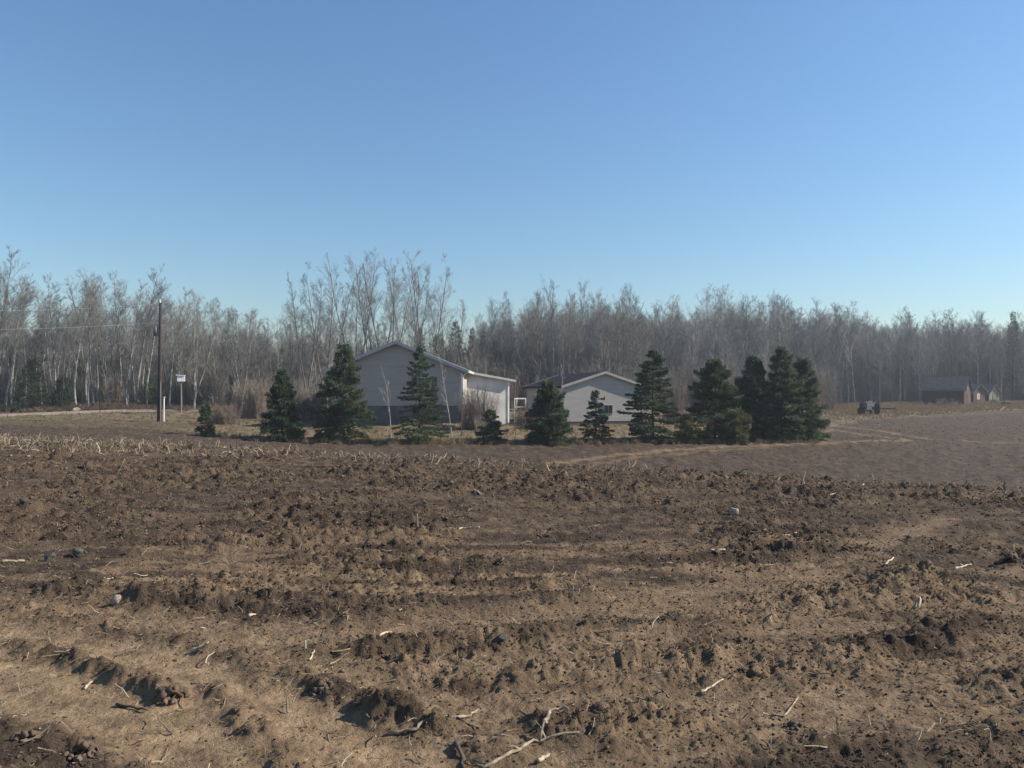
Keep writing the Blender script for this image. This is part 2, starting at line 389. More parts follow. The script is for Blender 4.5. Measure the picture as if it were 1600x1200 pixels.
CLOD = material('clod_soil', (0.17, 0.122, 0.083), 0.95, scale=3, col2=(0.075, 0.053, 0.039), bump=0.8, bscale=9, spec=0.1)
CLODP = material('dusty_clod_soil', (0.27, 0.195, 0.125), 0.95, scale=3, col2=(0.12, 0.085, 0.057), bump=0.8, bscale=9, spec=0.1)
clod_meshes = []
for k in range(10):
    me = lump_mesh('clod_%d' % k, 300 + k); me.materials.append(CLOD if k % 2 else CLODP); clod_meshes.append(me)
def ring_points(n, d0, d1, spread=0.80, power=1.0):
    d = d0 * (d1 / d0) ** (rng.random(n) ** power)
    return rng.uniform(-spread, spread, n) * d, d
def build_clods():
    n = 190000
    x, y = ring_points(n, 2.6, 25.0, 0.78, 0.8)
    rough = fbm(x * 0.7, y * 0.7, 5, 4); m = lane_mask(x, y)
    keep = rng.random(n) < np.clip((rough - 0.28) / 0.22, 0.25, 1) * np.clip(1 - 1.0 * m, 0.12, 1)
    x = x[keep]; y = y[keep]; n = len(x)
    s = 0.0035 + 0.0125 * rng.random(n) ** 2.6 + 0.03 * (rng.random(n) < 0.004) * rng.random(n)
    s *= np.interp(y, [3, 6, 10, 14, 25], [0.5, 0.75, 1.25, 1.7, 2.0])
    z = GZ(x, y) + s * 0.15
    rot = np.stack([rng.uniform(-.6, .6, n), rng.uniform(-.6, .6, n), rng.uniform(0, 6.28, n)], -1)
    scl = s[:, None] * rng.uniform(0.75, 1.35, (n, 3))
    scatter('soil_clods', np.stack([x, y, z], -1), rot, scl, rng.integers(0, 10, n), clod_meshes, 'loose brown soil clods strewn over the ploughed field')
build_clods()
def build_far_clods():
    n = 22000; d = 20 * (98 / 20) ** rng.random(n) ; px = rng.uniform(-60, 1660, n); x = PX(px, d); k = grass_mask(x, d) < .3; x = x[k]; y = d[k]; n = len(x)
    s = (0.015 + 0.035 * rng.random(n) ** 2) * np.clip(y / 45, .7, 1.5)
    rot = np.stack([rng.uniform(-.6, .6, n), rng.uniform(-.6, .6, n), rng.uniform(0, 6.28, n)], -1)
    scatter('far_field_clods', np.stack([x, y, GZ(x, y)], -1), rot, s[:, None] * rng.uniform(.7, 1.4, (n, 3)) * np.array([1.3, 1.0, .8]), rng.integers(0, 10, n), clod_meshes, 'small soil clods over the far ploughed field')
build_far_clods()

# straw and stalk litter
def straw_mesh(name, seed, mat, n=4, wander=0.12, r=0.02):
    g = np.random.default_rng(seed); p = np.array([-0.5, 0, 0.]); d = np.array([1.0, 0, 0]); pts = [p.copy()]
    for k in range(n):
        d = d + g.normal(size=3) * wander; d /= np.linalg.norm(d); p = p + d / n; pts.append(p.copy())
    m = MB(); m.tube(pts, [r * q for q in np.linspace(1, 0.55, n + 1)], 4)
    me = mesh_from(name, m.V, m.F); me.materials.append(mat); return me
STRAW = material('dry_straw', (0.38, 0.30, 0.19), 0.7, scale=6, col2=(0.22, 0.165, 0.10))
STRAWG = material('weathered_straw', (0.23, 0.175, 0.12), 0.8, scale=6, col2=(0.12, 0.09, 0.062))
PALE = material('bleached_stalk', (0.50, 0.43, 0.31), 0.7, scale=30, col2=(0.27, 0.21, 0.14))
straws = [straw_mesh('straw_%d' % k, 500 + k, (STRAW, STRAWG, STRAWG, PALE)[k % 4], r=0.016 + 0.012 * (k % 3), wander=0.1 + 0.15 * (k % 2)) for k in range(8)]
def build_litter():
    n = 15000
    x, y = ring_points(n, 2.6, 27.0, 0.8, 0.6)
    L = 0.025 + 0.10 * rng.random(n) ** 3.0
    z = GZ(x, y) + 0.008
    rot = np.stack([rng.uniform(0, 6, n), rng.normal(0, 0.28, n), rng.uniform(0, 6.28, n)], -1)
    scatter('straw_litter', np.stack([x, y, z], -1), rot, np.stack([L, np.clip(L * 1.3, .07, .2), np.clip(L * 1.3, .07, .2)], -1), rng.integers(0, 8, n), straws, 'pale straw bits littering the ploughed soil')
    # standing stubble along the crest, thickest at the left, thin out to the right
    n = 3600
    px = 1700 * rng.random(n) ** 1.9 - 40; d = rng.uniform(17.5, 27, n) * np.interp(px, [0, 1600], [1.05, 0.72])
    x = PX(px, d); y = d; z = GZ(x, y)
    L = (0.05 + 0.20 * rng.random(n) ** 1.8) * np.interp(px, [0, 500, 1600], [1.2, 0.8, 0.55])
    rot = np.stack([rng.uniform(0, 6, n), -np.clip(rng.normal(0.5, 0.5, n), 0.0, 1.5), rng.uniform(0, 6.28, n)], -1)
    z = z + 0.5 * L * np.sin(-rot[:, 1]) * 1.0
    T = rng.uniform(0.25, 0.55, n)
    scatter('standing_stubble', np.stack([x, y, z], -1), rot, np.stack([L, T, T], -1), rng.choice([0, 1, 2, 5, 4, 3, 7, 0, 4], n), straws, 'broken pale stubble standing along the field crest')
    # specks of straw over the far field
    n = 9000
    d = rng.uniform(27, 100, n); px = rng.uniform(-40, 1640, n); x = PX(px, d); y = d
    keep = (grass_mask(x, y) < 0.5); x = x[keep]; y = y[keep]; n = len(x); z = GZ(x, y) + 0.03
    L = rng.uniform(0.06, 0.28, n)
    rot = np.stack([rng.uniform(0, 6, n), rng.normal(0, 0.5, n), rng.uniform(0, 6.28, n)], -1)
    scatter('field_trash', np.stack([x, y, z], -1), rot, np.stack([L, L * .8, L * .8], -1), rng.integers(0, 8, n), straws, 'straw specks over the far ploughed field')
build_litter()

# dry grass
def tuft_mesh(name, seed, mat, blades=26, spread=0.16, h=0.5, w=0.012):
    g = np.random.default_rng(seed); V = []; F = []
    for k in range(blades):
        a = g.uniform(0, 6.28); r = spread * g.random() ** .5; b = np.array([r * math.cos(a), r * math.sin(a), -0.03])
        hh = h * g.uniform(.45, 1.1); ln = np.array([g.normal() * .35, g.normal() * .35, 1.0]) * hh
        mid = b + ln * 0.55; tip = b + ln + np.array([g.normal(), g.normal(), -0.3]) * hh * 0.22
        s = np.array([math.cos(a + 1.5), math.sin(a + 1.5), 0]) * w; q = len(V)
        V += [b - s, b + s, mid + s * .8, mid - s * .8, tip]; F += [(q, q + 1, q + 2, q + 3), (q + 3, q + 2, q + 4)]
    me = mesh_from(name, V, F); me.materials.append(mat); return me
GRASS1 = leaf_material('dry_grass', (0.28, 0.205, 0.12), (0.15, 0.11, 0.065), 0.1, 0.3)
GRASS2 = leaf_material('red_brown_weeds', (0.26, 0.185, 0.125), (0.15, 0.108, 0.075), 0.1, 0.25)
GRASS3 = leaf_material('olive_grass', (0.16, 0.145, 0.06), (0.10, 0.09, 0.04), 0.1, 0.3)
tufts = [tuft_mesh('tuft_%d' % k, 700 + k, (GRASS1, GRASS1, GRASS3, GRASS2, GRASS2)[k % 5]) for k in range(10)]
def build_grass():
    P = []; S = []; I = []
    def add(px, d, s, idx):
        P.append(np.stack([PX(px, d), d], -1)); S.append(s); I.append(idx)
    n = 9000; px = rng.uniform(-60, 1290, n); d = rng.uniform(39, 72, n); k = grass_mask(PX(px, d), d) > rng.random(n)
    add(px[k], d[k], (0.18 + 0.28 * rng.random(n) ** 3)[k], rng.choice([0, 1, 2, 5, 6, 7, 2], n)[k])
    n = 1500; px = rng.uniform(-40, 420, n); d = rng.uniform(64.5, 71, n); add(px, d, rng.uniform(0.4, 1.3, n), rng.choice([0, 3, 4, 8, 9, 3, 4], n))
    n = 700; px = rng.uniform(400, 780, n); d = rng.uniform(66, 78, n); add(px, d, rng.uniform(0.8, 2.0, n), rng.choice([3, 4, 8, 9], n))
    n = 7000; px = rng.uniform(1280, 1660, n); d = rng.uniform(58, 128, n); k = grass_mask(PX(px, d), d) > 0.4
    add(px[k], d[k], (rng.uniform(0.5, 1.5, n) * np.clip((d - 55) / 60, .2, 0.9))[k], rng.choice([0, 1, 5, 6, 3, 8], n)[k])
    n = 450; px = rng.uniform(340, 1290, n); d = np.interp(px, [340, 800, 1290], [40.6, 41.0, 44.0]) + rng.normal(0, .35, n); add(px, d, rng.uniform(0.3, 0.8, n), rng.choice([0, 1, 5, 6, 3], n))
    xy = np.vstack(P); s = np.concatenate(S); idx = np.concatenate(I); n = len(s); z = GZ(xy[:, 0], xy[:, 1])
    rot = np.zeros((n, 3)); rot[:, 2] = rng.uniform(0, 6.28, n)
    scatter('dry_grass', np.column_stack([xy, z]), rot, s[:, None] * rng.uniform(.8, 1.2, (n, 3)), idx, tufts, 'dry tan grass and weeds in the yard and along the wood')
build_grass()

# gravel drive across the left
GRAVEL = material('gravel', (0.28, 0.235, 0.185), 0.95, scale=6, col2=(0.19, 0.155, 0.12), bump=0.5)
def build_drive():
    pts = [(-160, 657, 60), (0, 651.5, 61), (90, 648, 62.5), (180, 645, 64), (260, 643, 65), (330, 641, 66)]
    c = np.array([[PX(a, d), d] for a, _, d in pts]); t = np.linspace(0, 1, 60); tt = np.linspace(0, 1, len(c))
    x = np.interp(t, tt, c[:, 0]); y = np.interp(t, tt, c[:, 1]); V = []; F = []
    for k in range(60):
        for q, w in enumerate((-1.3, -1.0, 0, 1.0, 1.3)):
            yy = y[k] + w; zz = G(x[k], yy) + (-0.02, 0.10, 0.14, 0.10, -0.02)[q] + (random.random() - .5) * .02; V.append((x[k], yy, zz))
        if k:
            for q in range(4): a = (k - 1) * 5 + q; F.append((a, a + 5, a + 6, a + 1))
    o = obj('driveway', mesh_from('driveway', V, F), GRAVEL); tag(o, 'pale gravel driveway crossing the left of the yard', kind='structure')
build_drive()

# ------------------------------------------------------------------ house
SIDING = material('pale_siding', (0.42, 0.36, 0.315), 0.7, scale=0.7, col2=(0.365, 0.315, 0.275), bump=0.25, bscale=3.0, stretch=(1, 1, 6))
GSIDING = material('grey_white_siding', (0.385, 0.362, 0.335), 0.7, scale=0.7, col2=(0.335, 0.313, 0.29), bump=0.25, bscale=3.0, stretch=(1, 1, 6))
TRIM = material('white_trim', (0.80, 0.79, 0.77), 0.5, var=0.08, scale=2)
RAKE = material('grey_trim', (0.47, 0.45, 0.43), 0.6, var=0.12, scale=2)
SKIRT = material('dark_skirting', (0.155, 0.15, 0.15), 0.8, scale=1.5, col2=(0.105, 0.10, 0.10))
SHINGLE = material('dark_shingles', (0.03, 0.031, 0.036), 0.95, scale=5, col2=(0.018, 0.019, 0.023), bump=0.6, bscale=14, spec=0.05)
GREYROOF = material('grey_shingles', (0.22, 0.21, 0.21), 0.85, scale=5, col2=(0.14, 0.135, 0.135), bump=0.6, bscale=14)
SHUTTER = material('grey_shutter', (0.13, 0.13, 0.14), 0.6, var=0.2, scale=6)
GLASS = material('window_glass', (0.02, 0.025, 0.03), 0.08, var=0.1, spec=0.6)
DECK = material('deck_boards', (0.28, 0.23, 0.18), 0.8, var=0.35, scale=5)
def rotz(deg): return R(deg)

def gable_building(name, near_right, rz, W, L, zb, ze, za, oe, og, wall_m, roof_m, skirt_top, skirt_m, th=0.14):
    """local frame: +x along the front gable to the right, +y along the length away from the viewer, origin at the front right corner base"""
    t = empty(name, (near_right[0], near_right[1], zb), rz)
    E, A = ze - zb, za - zb; S = skirt_top - zb; slope = (A - E) / (W / 2 + oe)
    ew = E + slope * oe - 0.10; aw = A - 0.10                      # wall top under the roof sheet
    m = MB(); outline = [(-W, S), (0, S), (0, ew), (-W / 2, aw), (-W, ew)]
    m.prism(outline, lambda u, v, y: (u, y, v), 0, L); m.build('wall', wall_m, t)
    MB().box((-W / 2, L / 2, (S - 0.5) / 2 - 0.003), (W - 0.08, L - 0.08, S + 0.5)).build('skirting', skirt_m, t)
    for sgn in (1, -1):
        m = MB(); xo = -W / 2 + sgn * (W / 2 + oe); x0 = -W / 2 + sgn * 0.004
        m.prism([(x0, A), (xo, E), (xo, E - th), (x0, A - th)] if sgn > 0 else [(x0, A - th), (xo, E - th), (xo, E), (x0, A)], lambda u, v, y: (u, y, v), -og, L + og)
        r = m.build('roof', roof_m, t)
        for yy in (-og - 0.02, L + og + 0.02):
            MB().prism([(x0, A + 0.02), (xo, E + 0.02), (xo, E - th - 0.05), (x0, A - th - 0.05)], lambda u, v, y: (u, y, v), yy - 0.018, yy + 0.018).build('rake_board', RAKE if wall_m is SIDING else wall_m, r)
        MB().box((xo + sgn * 0.03, L / 2, E - 0.07), (0.05, L + 2 * og, 0.16)).build('gutter', RAKE if wall_m is SIDING else roof_m, r)
    return t, E, A
hz = G(-7, 52)
house, hE, hA = gable_building('farm_house', (PX(721, 50), 50.0), R(-1.5), 8.5, 14.0, -0.55, 3.10, 5.02, 0.45, 0.32, SIDING, GREYROOF, 0.80, SKIRT)
tag(house, 'pale single storey house with low gable, dark skirting and one shuttered window', 'house')
def H(z): return z + 0.55
# front window with shutters, corner trims, downpipe, vent, chimney pipe
w = MB().box((-2.42, -0.02, H(2.0)), (0.86, 0.05, 1.36)).build('window_frame', TRIM, house)
MB().box((-2.62, -0.05, H(2.0)), (0.37, 0.03, 1.22)).build('pane', GLASS, w); MB().box((-2.21, -0.05, H(2.0)), (0.37, 0.03, 1.22)).build('pane', GLASS, w)
for xx in (-1.78, -3.06):
    s = MB().box((xx, -0.03, H(2.0)), (0.36, 0.05, 1.40)).build('shutter', SHUTTER, house)
    for k in range(9): MB().box((xx, -0.062, H(1.42) + k * 0.145), (0.28, 0.02, 0.09), Matrix.Rotation(R(25), 3, 'X')).build('slat', SHUTTER, s)
MB().box((0.005, 0.03, H(1.9)), (0.09, 0.13, 2.1)).build('corner_trim', TRIM, house)
MB().box((0.03, 13.96, H(1.9)), (0.07, 0.10, 2.1)).build('corner_trim', TRIM, house)
MB().tube([(0.40, 0.02, H(3.0)), (0.10, -0.05, H(2.75)), (0.10, -0.05, H(0.2)), (0.20, -0.2, H(0.0))], 0.045, 8).build('downpipe', TRIM, house)
# low annex behind the house, turned so the sun grazes its wall
an = empty('annex', (PX(718, 54), 54.0, -0.6), R(23)); tag(an, 'low white lean to annex right behind the house', 'annex')
AL = 3.75; AH = lambda u: 3.72 - 0.16 * u
MB().prism([(0, 0), (AL, 0), (AL, AH(AL)), (0, AH(0))], lambda u, v, y: (u, y, v), 0, 3.6).build('wall', material('annex_siding', (0.62, 0.60, 0.57), 0.7, scale=0.9, col2=(0.44, 0.42, 0.39)), an)
ar = MB().prism([(-.25, AH(-.25) + .01), (AL + .45, AH(AL + .45) + .01), (AL + .45, AH(AL + .45) + .13), (-.25, AH(-.25) + .13)], lambda u, v, y: (u, y, v), -.3, 3.9).build('roof', GREYROOF, an)
MB().prism([(-.25, AH(-.25) - .02), (AL + .45, AH(AL + .45) - .02), (AL + .45, AH(AL + .45) + .14), (-.25, AH(-.25) + .14)], lambda u, v, y: (u, y, v), -.345, -.305).build('fascia', RAKE, ar)
MB().box((AL - .03, -.02, 1.6), (.12, .06, 3.0)).build('corner_trim', TRIM, an)
# porch deck at the far right corner with a white rail
dk = empty('porch_deck', (PX(803, 58), 58.0, -0.75)); dk.rotation_euler = (0, 0, R(23))
tag(dk, 'small porch deck with white rail at the right of the annex', 'deck'); dk.scale = (.6, .6, .9)
for k in range(12): MB().box((-0.55 + k * 0.145, 0, 1.28), (0.135, 3.0, 0.04)).build('board', DECK, dk)
for xx, yy in ((-0.5, -1.4), (1.0, -1.4), (1.0, 1.4), (-0.5, 1.4)): MB().box((xx, yy, 1.05), (0.09, 0.09, 2.3)).build('post', TRIM, dk)
for a, b, c in (((0.25, -1.4, 2.2), (1.6, 0.07, 0.09), 0), ((1.0, 0, 2.2), (0.07, 2.8, 0.09), 0), ((0.25, -1.4, 1.5), (1.4, 0.05, 0.06), 0), ((1.0, 0, 1.5), (0.05, 2.7, 0.06), 0)): MB().box(a, b).build('rail', TRIM, dk)

# ------------------------------------------------------------------ garage
GW = 6.43; grz = math.atan2(0.305, 0.952)
gl = np.array([PX(881, 56), 56.0]); gr = gl + GW * np.array([math.cos(grz), math.sin(grz)])
garage, gE, gA = gable_building('garage', tuple(gr), grz, GW, 8.4, -1.0, 2.16, 3.24, 0.25, 0.22, GSIDING, SHINGLE, -0.45, material('brown_base', (0.15, 0.12, 0.105), 0.9, var=0.3, scale=3), 0.12)
tag(garage, 'grey white gabled garage with dark roof and one small sliding window', 'garage')
def GX(px):
    q = (px - 800) / FPX; s = (q * gl[1] - gl[0]) / (math.cos(grz) - q * math.sin(grz)); return s - GW
xa, xb = GX(943.5), GX(957.5); zc = 0.44 + 1.0
f = MB().box(((xa + xb) / 2, -0.02, zc), (xb - xa, 0.05, 0.72)).build('window_frame', RAKE, garage)
wp = (xb - xa) / 2 - 0.07
MB().box((xa + 0.05 + wp / 2, -0.05, zc), (wp, 0.03, 0.60)).build('pane', GLASS, f); MB().box((xb - 0.05 - wp / 2, -0.05, zc), (wp, 0.03, 0.60)).build('pane', GLASS, f)
for xx in (-GW + 0.04, -0.04): MB().box((xx, -0.015, 1.75), (0.10, 0.04, 2.3)).build('corner_trim', GSIDING, garage)
d = MB().box((-GW - 0.02, 5.6, 1.55), (0.05, 0.95, 2.0)).build('door', TRIM, garage); MB().box((-GW - 0.07, 5.25, 1.5), (0.06, 0.05, 0.12)).build('handle', SHUTTER, d)

# ------------------------------------------------------------------ old sheds at the wood's edge
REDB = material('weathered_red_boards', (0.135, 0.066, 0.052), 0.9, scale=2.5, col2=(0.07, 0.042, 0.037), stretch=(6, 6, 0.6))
SHADEB = material('shaded_weathered_boards', (0.055, 0.03, 0.027), 0.9, scale=2.5, col2=(0.03, 0.02, 0.02), stretch=(6, 6, 0.6))  # board colour darkened for the shade on the long walls; the door shares it
GREENB = material('faded_green_boards', (0.27, 0.32, 0.20), 0.9, scale=2.5, col2=(0.18, 0.20, 0.13), stretch=(6, 6, 0.6))
PINKB = material('faded_pink_boards', (0.46, 0.25, 0.19), 0.9, scale=3, col2=(0.33, 0.18, 0.14))
OLDROOF = material('old_dark_roof', (0.10, 0.098, 0.10), 0.95, scale=3, col2=(0.06, 0.06, 0.064), bump=0.6, bscale=9, spec=0.05)
GREYOLD = material('grey_old_roof', (0.15, 0.14, 0.14), 0.9, scale=3, col2=(0.13, 0.125, 0.13), bump=0.6, bscale=9)
HOLE = material('dark_opening', (0.015, 0.014, 0.014), 1.0)
def shed(name, px, d, adeg, L, W, zb, he, hr, wall, endm, gable, roofm, label, roof_hole=False):
    """origin: the corner between the long wall facing us (runs to -x) and the end wall (runs to +y)"""
    t = empty(name, (PX(px, d), d, zb), R(adeg)); tag(t, label, 'shed', 'old sheds at the edge of the wood')
    bw = 0.22
    def boards(nm, n, fn, mat, rnd):
        m = MB()
        for k in range(n):
            c, dims = fn(k); o = rnd.uniform(0, 0.025); m.box((c[0] + (o if dims[0] < .1 else 0), c[1] - (o if dims[1] < .1 else 0), c[2]), dims)
        return m.build(nm, mat, t)
    rnd = random.Random(px)
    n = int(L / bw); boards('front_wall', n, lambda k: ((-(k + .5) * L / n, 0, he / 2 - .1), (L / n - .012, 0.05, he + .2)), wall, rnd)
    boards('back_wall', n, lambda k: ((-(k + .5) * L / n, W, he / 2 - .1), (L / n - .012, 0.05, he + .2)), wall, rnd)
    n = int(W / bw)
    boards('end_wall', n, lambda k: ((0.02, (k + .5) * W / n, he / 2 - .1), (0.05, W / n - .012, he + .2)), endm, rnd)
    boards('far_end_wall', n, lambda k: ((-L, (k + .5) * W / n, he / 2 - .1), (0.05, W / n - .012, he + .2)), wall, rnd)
    for xx in (0.0, -L + 0.02):
        MB().prism([(0, he), (W, he), (W / 2, hr - 0.06)], lambda u, v, x: (xx + x, u, v), -0.02, 0.035).build('gable', gable, t)
    for sg in (-1, 1):
        y0 = W / 2; y1 = W / 2 + sg * (W / 2 + 0.30); ze = he - 0.30 * (hr - he) / (W / 2)
        q = MB().prism([(y0, hr), (y1, ze), (y1, ze - .09), (y0, hr - .09)], lambda u, v, x: (x, u, v), -L - 0.3, 0.35).build('roof', roofm, t)
        if roof_hole and sg < 0:
            MB().box((-L * .5, y0 - 0.62, hr - 0.58), (0.42, 0.5, 0.05), Matrix.Rotation(math.atan2(hr - ze, y0 - y1), 3, 'X')).build('patch', TRIM, q)
    return t
s1 = shed('red_shed', 1506, 112.0, -40, 5.4, 5.0, -0.12, 2.4, 4.3, SHADEB, REDB, REDB, OLDROOF, 'largest old red board shed with dark roof by the wood', True)
MB().box((0.06, 2.2, 0.85), (0.05, 1.0, 1.8)).build('door', SHADEB, s1)
MB().box((0.07, 1.5, 2.75), (0.04, 0.14, 1.1), Matrix.Rotation(R(-32), 3, 'X')).build('loose_board', PINKB, s1)
s2 = shed('red_shed', 1520.5, 117.0, -62, 2.6, 3.0, 0.0, 2.0, 3.1, SHADEB, REDB, REDB, GREYOLD, 'narrow red shed with a pale opening between two larger sheds')
o = MB().box((0.05, 1.2, 1.15), (0.06, 0.62, 0.85)).build('window_frame', TRIM, s2); MB().box((0.09, 1.2, 1.15), (0.03, 0.22, 0.72)).build('pane', PINKB, o)
s3 = shed('green_shed', 1545, 120.0, -64, 3.2, 2.5, 0.0, 1.85, 3.05, SHADEB, GREENB, PINKB, GREYOLD, 'small shed with faded green end and pink gable')
MB().box((0.07, 1.25, 0.85), (0.05, 0.8, 1.6)).build('door', material('worn_green_door', (0.20, 0.21, 0.13), 0.9, var=0.3, scale=4), s3)

# ------------------------------------------------------------------ pole, wires, bird box, stakes
POLE = material('pole_wood', (0.055, 0.047, 0.041), 0.9, scale=3, col2=(0.032, 0.028, 0.025), stretch=(8, 8, 0.5), bump=0.4)
GREYW = material('grey_post_wood', (0.24, 0.22, 0.19), 0.9, scale=4, col2=(0.16, 0.145, 0.125), stretch=(8, 8, 0.5))
METAL = material('grey_metal', (0.35, 0.36, 0.38), 0.45, var=0.2)
WIREM = material('bare_wire', (0.62, 0.62, 0.62), 0.4)
pd = 54.0; pz = G(PX(249, pd), pd)
pole = empty('utility_pole', (PX(249, pd), pd, pz)); tag(pole, 'dark wooden utility pole standing at the left of the yard', 'utility pole')
ph = PZ(473, pd) - pz
MB().tube([(0, 0, -0.5), (0, 0, 0), (0.04, 0, ph * .5), (0.09, 0, ph)], [0.17, 0.165, 0.13, 0.10], 12).build('shaft', POLE, pole, True)
MB().tube([(-0.24, -0.05, ph - 2.35), (-0.24, -0.05, ph - 1.65)], 0.15, 12).build('transformer', material('transformer_grey', (0.12, 0.135, 0.155), 0.5, var=0.15), pole, True)
MB().box((-0.06, 0, ph - 1.75), (0.3, 0.1, 0.1)).build('bracket', METAL, pole)
MB().tube([(0.05, 0, ph), (0.05, 0, ph + 0.22)], [0.05, 0.035], 8).build('insulator', TRIM, pole)
MB().tube([(-0.05, 0, ph - 1.42), (-0.20, 0, ph - 1.42)], [0.04, 0.04], 8).build('insulator', TRIM, pole)
MB().tube([(0.12, -0.14, 0), (0.13, -0.13, ph * .34)], 0.028, 6).build('ground_wire_guard', GREYW, pole)
for (y0, y1, d1, lab) in ((475, 486, 50, 'thin upper power line running left from the utility pole'), (504, 515, 50, 'thin lower power line running left from the utility pole')):
    a = np.array([pole.location.x - (0.2 if y0 > 500 else -0.05), pd, PZ(y0, pd)]); b = np.array([PX(-260, d1), d1, PZ(y1 - 4, d1)])
    pts = [tuple(a + (b - a) * t - np.array([0, 0, 0.9 * t * (1 - t) * 1.4])) for t in np.linspace(0, 1, 24)]
    tag(MB().tube(pts, 0.008 if y0 < 500 else 0.012, 5).build('power_line', WIREM), lab, 'power line')
sx = PX(256, 53.6); tag(MB().tube([(sx, 53.6, G(sx, 53.6) - .2), (sx + .01, 53.6, G(sx, 53.6) + 1.72)], 0.045, 8).box((sx + .01, 53.6, G(sx, 53.6) + 1.74), (0.13, 0.13, 0.05)).build('marker_post', TRIM), 'white marker post right beside the utility pole', 'post')
bd = 62.0; bx = PX(283, bd); bz = G(bx, bd); bt = PZ(596, bd) - bz
bb = empty('bird_house', (bx, bd, bz), R(20)); tag(bb, 'white boxed bird house on a tall thin post', 'bird house')
MB().tube([(0, 0, -.3), (0, 0, bt)], 0.05, 8).build('post', GREYW, bb)
m = MB(); m.box((0, 0, bt + .22), (0.56, 0.44, 0.44)); m.build('box', TRIM, bb)
MB().box((-0.04, 0, bt + .49), (0.68, 0.56, 0.06), Matrix.Rotation(R(4), 3, 'Y')).build('lid', TRIM, bb)
sx = PX(156, 62.0); tag(MB().tube([(sx, 62.0, G(sx, 62) - .2), (sx + .03, 62.0, G(sx, 62) + 1.35)], 0.035, 6).build('fence_stake', POLE), 'thin dark stake beside the gravel drive', 'stake')
sx = PX(793, 43.5); 
# ------------------------------------------------------------------ tractor with a towed harrow
TYRE = material('black_tyre', (0.022, 0.021, 0.021), 0.85, var=0.3, scale=8)
CREAM = material('cream_paint', (0.72, 0.66, 0.54), 0.6, scale=2, col2=(0.50, 0.44, 0.34))
RUST = material('dark_rusty_iron', (0.055, 0.038, 0.032), 0.85, scale=4, col2=(0.03, 0.024, 0.022))
def lathe(prof, n, axis='x'):
    V = []; F = []
    for k in range(n):
        a = 2 * math.pi * k / n
        for u, r in prof: V.append((u, r * math.cos(a), r * math.sin(a)))
    p = len(prof)
    for k in range(n):
        for q in range(p - 1): F.append((k * p + q, k * p + q + 1, ((k + 1) % n) * p + q + 1, ((k + 1) % n) * p + q))
    return V, F
def wheel(parent, loc, r, w):
    V, F = lathe([(-w / 2, r * .62), (-w / 2, r * .92), (-w * .32, r), (w * .32, r), (w / 2, r * .92), (w / 2, r * .62)], 28)
    o = obj('wheel', mesh_from('wheel', V, F), TYRE, parent); o.location = loc
    V, F = lathe([(-w * .38, r * .63), (-w * .2, r * .5), (-w * .1, r * .1), (w * .1, r * .1), (w * .2, r * .5), (w * .38, r * .63)], 28); obj('rim', mesh_from('rim', V, F), RUST, o)
    m = MB()
    for k in range(18):
        a = 2 * math.pi * k / 18; m.box((0, math.cos(a) * r * 1.01, math.sin(a) * r * 1.01), (w * .9, .05, .05), Matrix.Rotation(a, 3, 'X') @ Matrix.Rotation(R(25), 3, 'Z'))
    q = m.build('lug', TYRE, o); q['kind'] = 'stuff'; return o
td = float(hit(1359, 648, 30)[1]); tx = PX(1359, td); tz = G(tx, td)
tr = empty('tractor', (tx, td, tz + .02), R(-12)); tag(tr, 'old dark tractor with cream panels parked by the wood', 'tractor')
for sx_ in (-.78, .78): wheel(tr, (sx_, 0, .72), .72, .38)
for sx_ in (-.62, .62): wheel(tr, (sx_ - .1, 1.9, .36), .36, .2)
MB().box((0, 0.2, .80), (.42, 1.0, .5)).box((0, 1.2, .82), (.36, 1.4, .44)).box((0, 0, .72), (1.3, .18, .18)).box((-.1, 1.9, .40), (1.2, .1, .1)).build('chassis', RUST, tr)
m = MB(); m.prism([(-.30, .98), (.30, .98), (.30, 1.36), (.2, 1.46), (-.2, 1.46), (-.30, 1.36)], lambda u, v, y: (u, y, v), .75, 2.0); m.build('hood', CREAM, tr)
for sx_ in (-.52, .52):
    m = MB(); m.prism([(-.5, .95), (-.42, 1.3), (-.1, 1.48), (.3, 1.46), (.5, 1.3), (.5, 1.24), (.28, 1.4), (-.1, 1.42), (-.36, 1.26), (-.44, .95)], lambda u, v, x: (sx_ + x, u, v), -.14, .14); m.build('fender', RUST, tr)
MB().box((0, -.1, 1.2), (.44, .4, .08)).box((0, -.3, 1.4), (.44, .07, .34)).build('seat', CREAM, tr)
MB().box((0, -.42, 1.12), (.86, .05, .42)).build('rear_panel', CREAM, tr)
MB().box((-.14, -.45, .72), (.5, .05, .3)).build('rear_panel', CREAM, tr)
MB().tube([(0, .75, 1.2), (0, .42, 1.52)], .022, 6).build('steering_column', RUST, tr)
V, F = lathe([(-.02, .2), (0, .22), (.02, .2), (0, .18), (-.02, .2)], 18); o = obj('steering_wheel', mesh_from('steering_wheel', V, F), TYRE, tr); o.location = (0, .42, 1.54); o.rotation_euler = (0, R(55), R(90))
MB().tube([(.12, 1.5, 1.4), (.12, 1.5, 2.0)], .035, 8).build('exhaust', RUST, tr)
hd = float(hit(1384, 645, 30)[1]); hx = PX(1384, hd); hz_ = G(hx, hd)
hr = empty('harrow', (hx, hd, hz_), R(8)); tag(hr, 'low rusty harrow lying right of the old tractor', 'harrow')
m = MB()
for yy in (-.5, 0, .5): m.box((0, yy, .48), (1.9, .07, .07))
for xx in (-.85, 0, .85): m.box((xx, 0, .53), (.07, 1.3, .07))
m.build('frame', RUST, hr)
for k in range(8): MB().tube([(-.85 + k * .243, -.5, .48), (-.85 + k * .243, -.75, .38), (-.85 + k * .243, -.62, .02)], .025, 5).build('tine', RUST, hr)
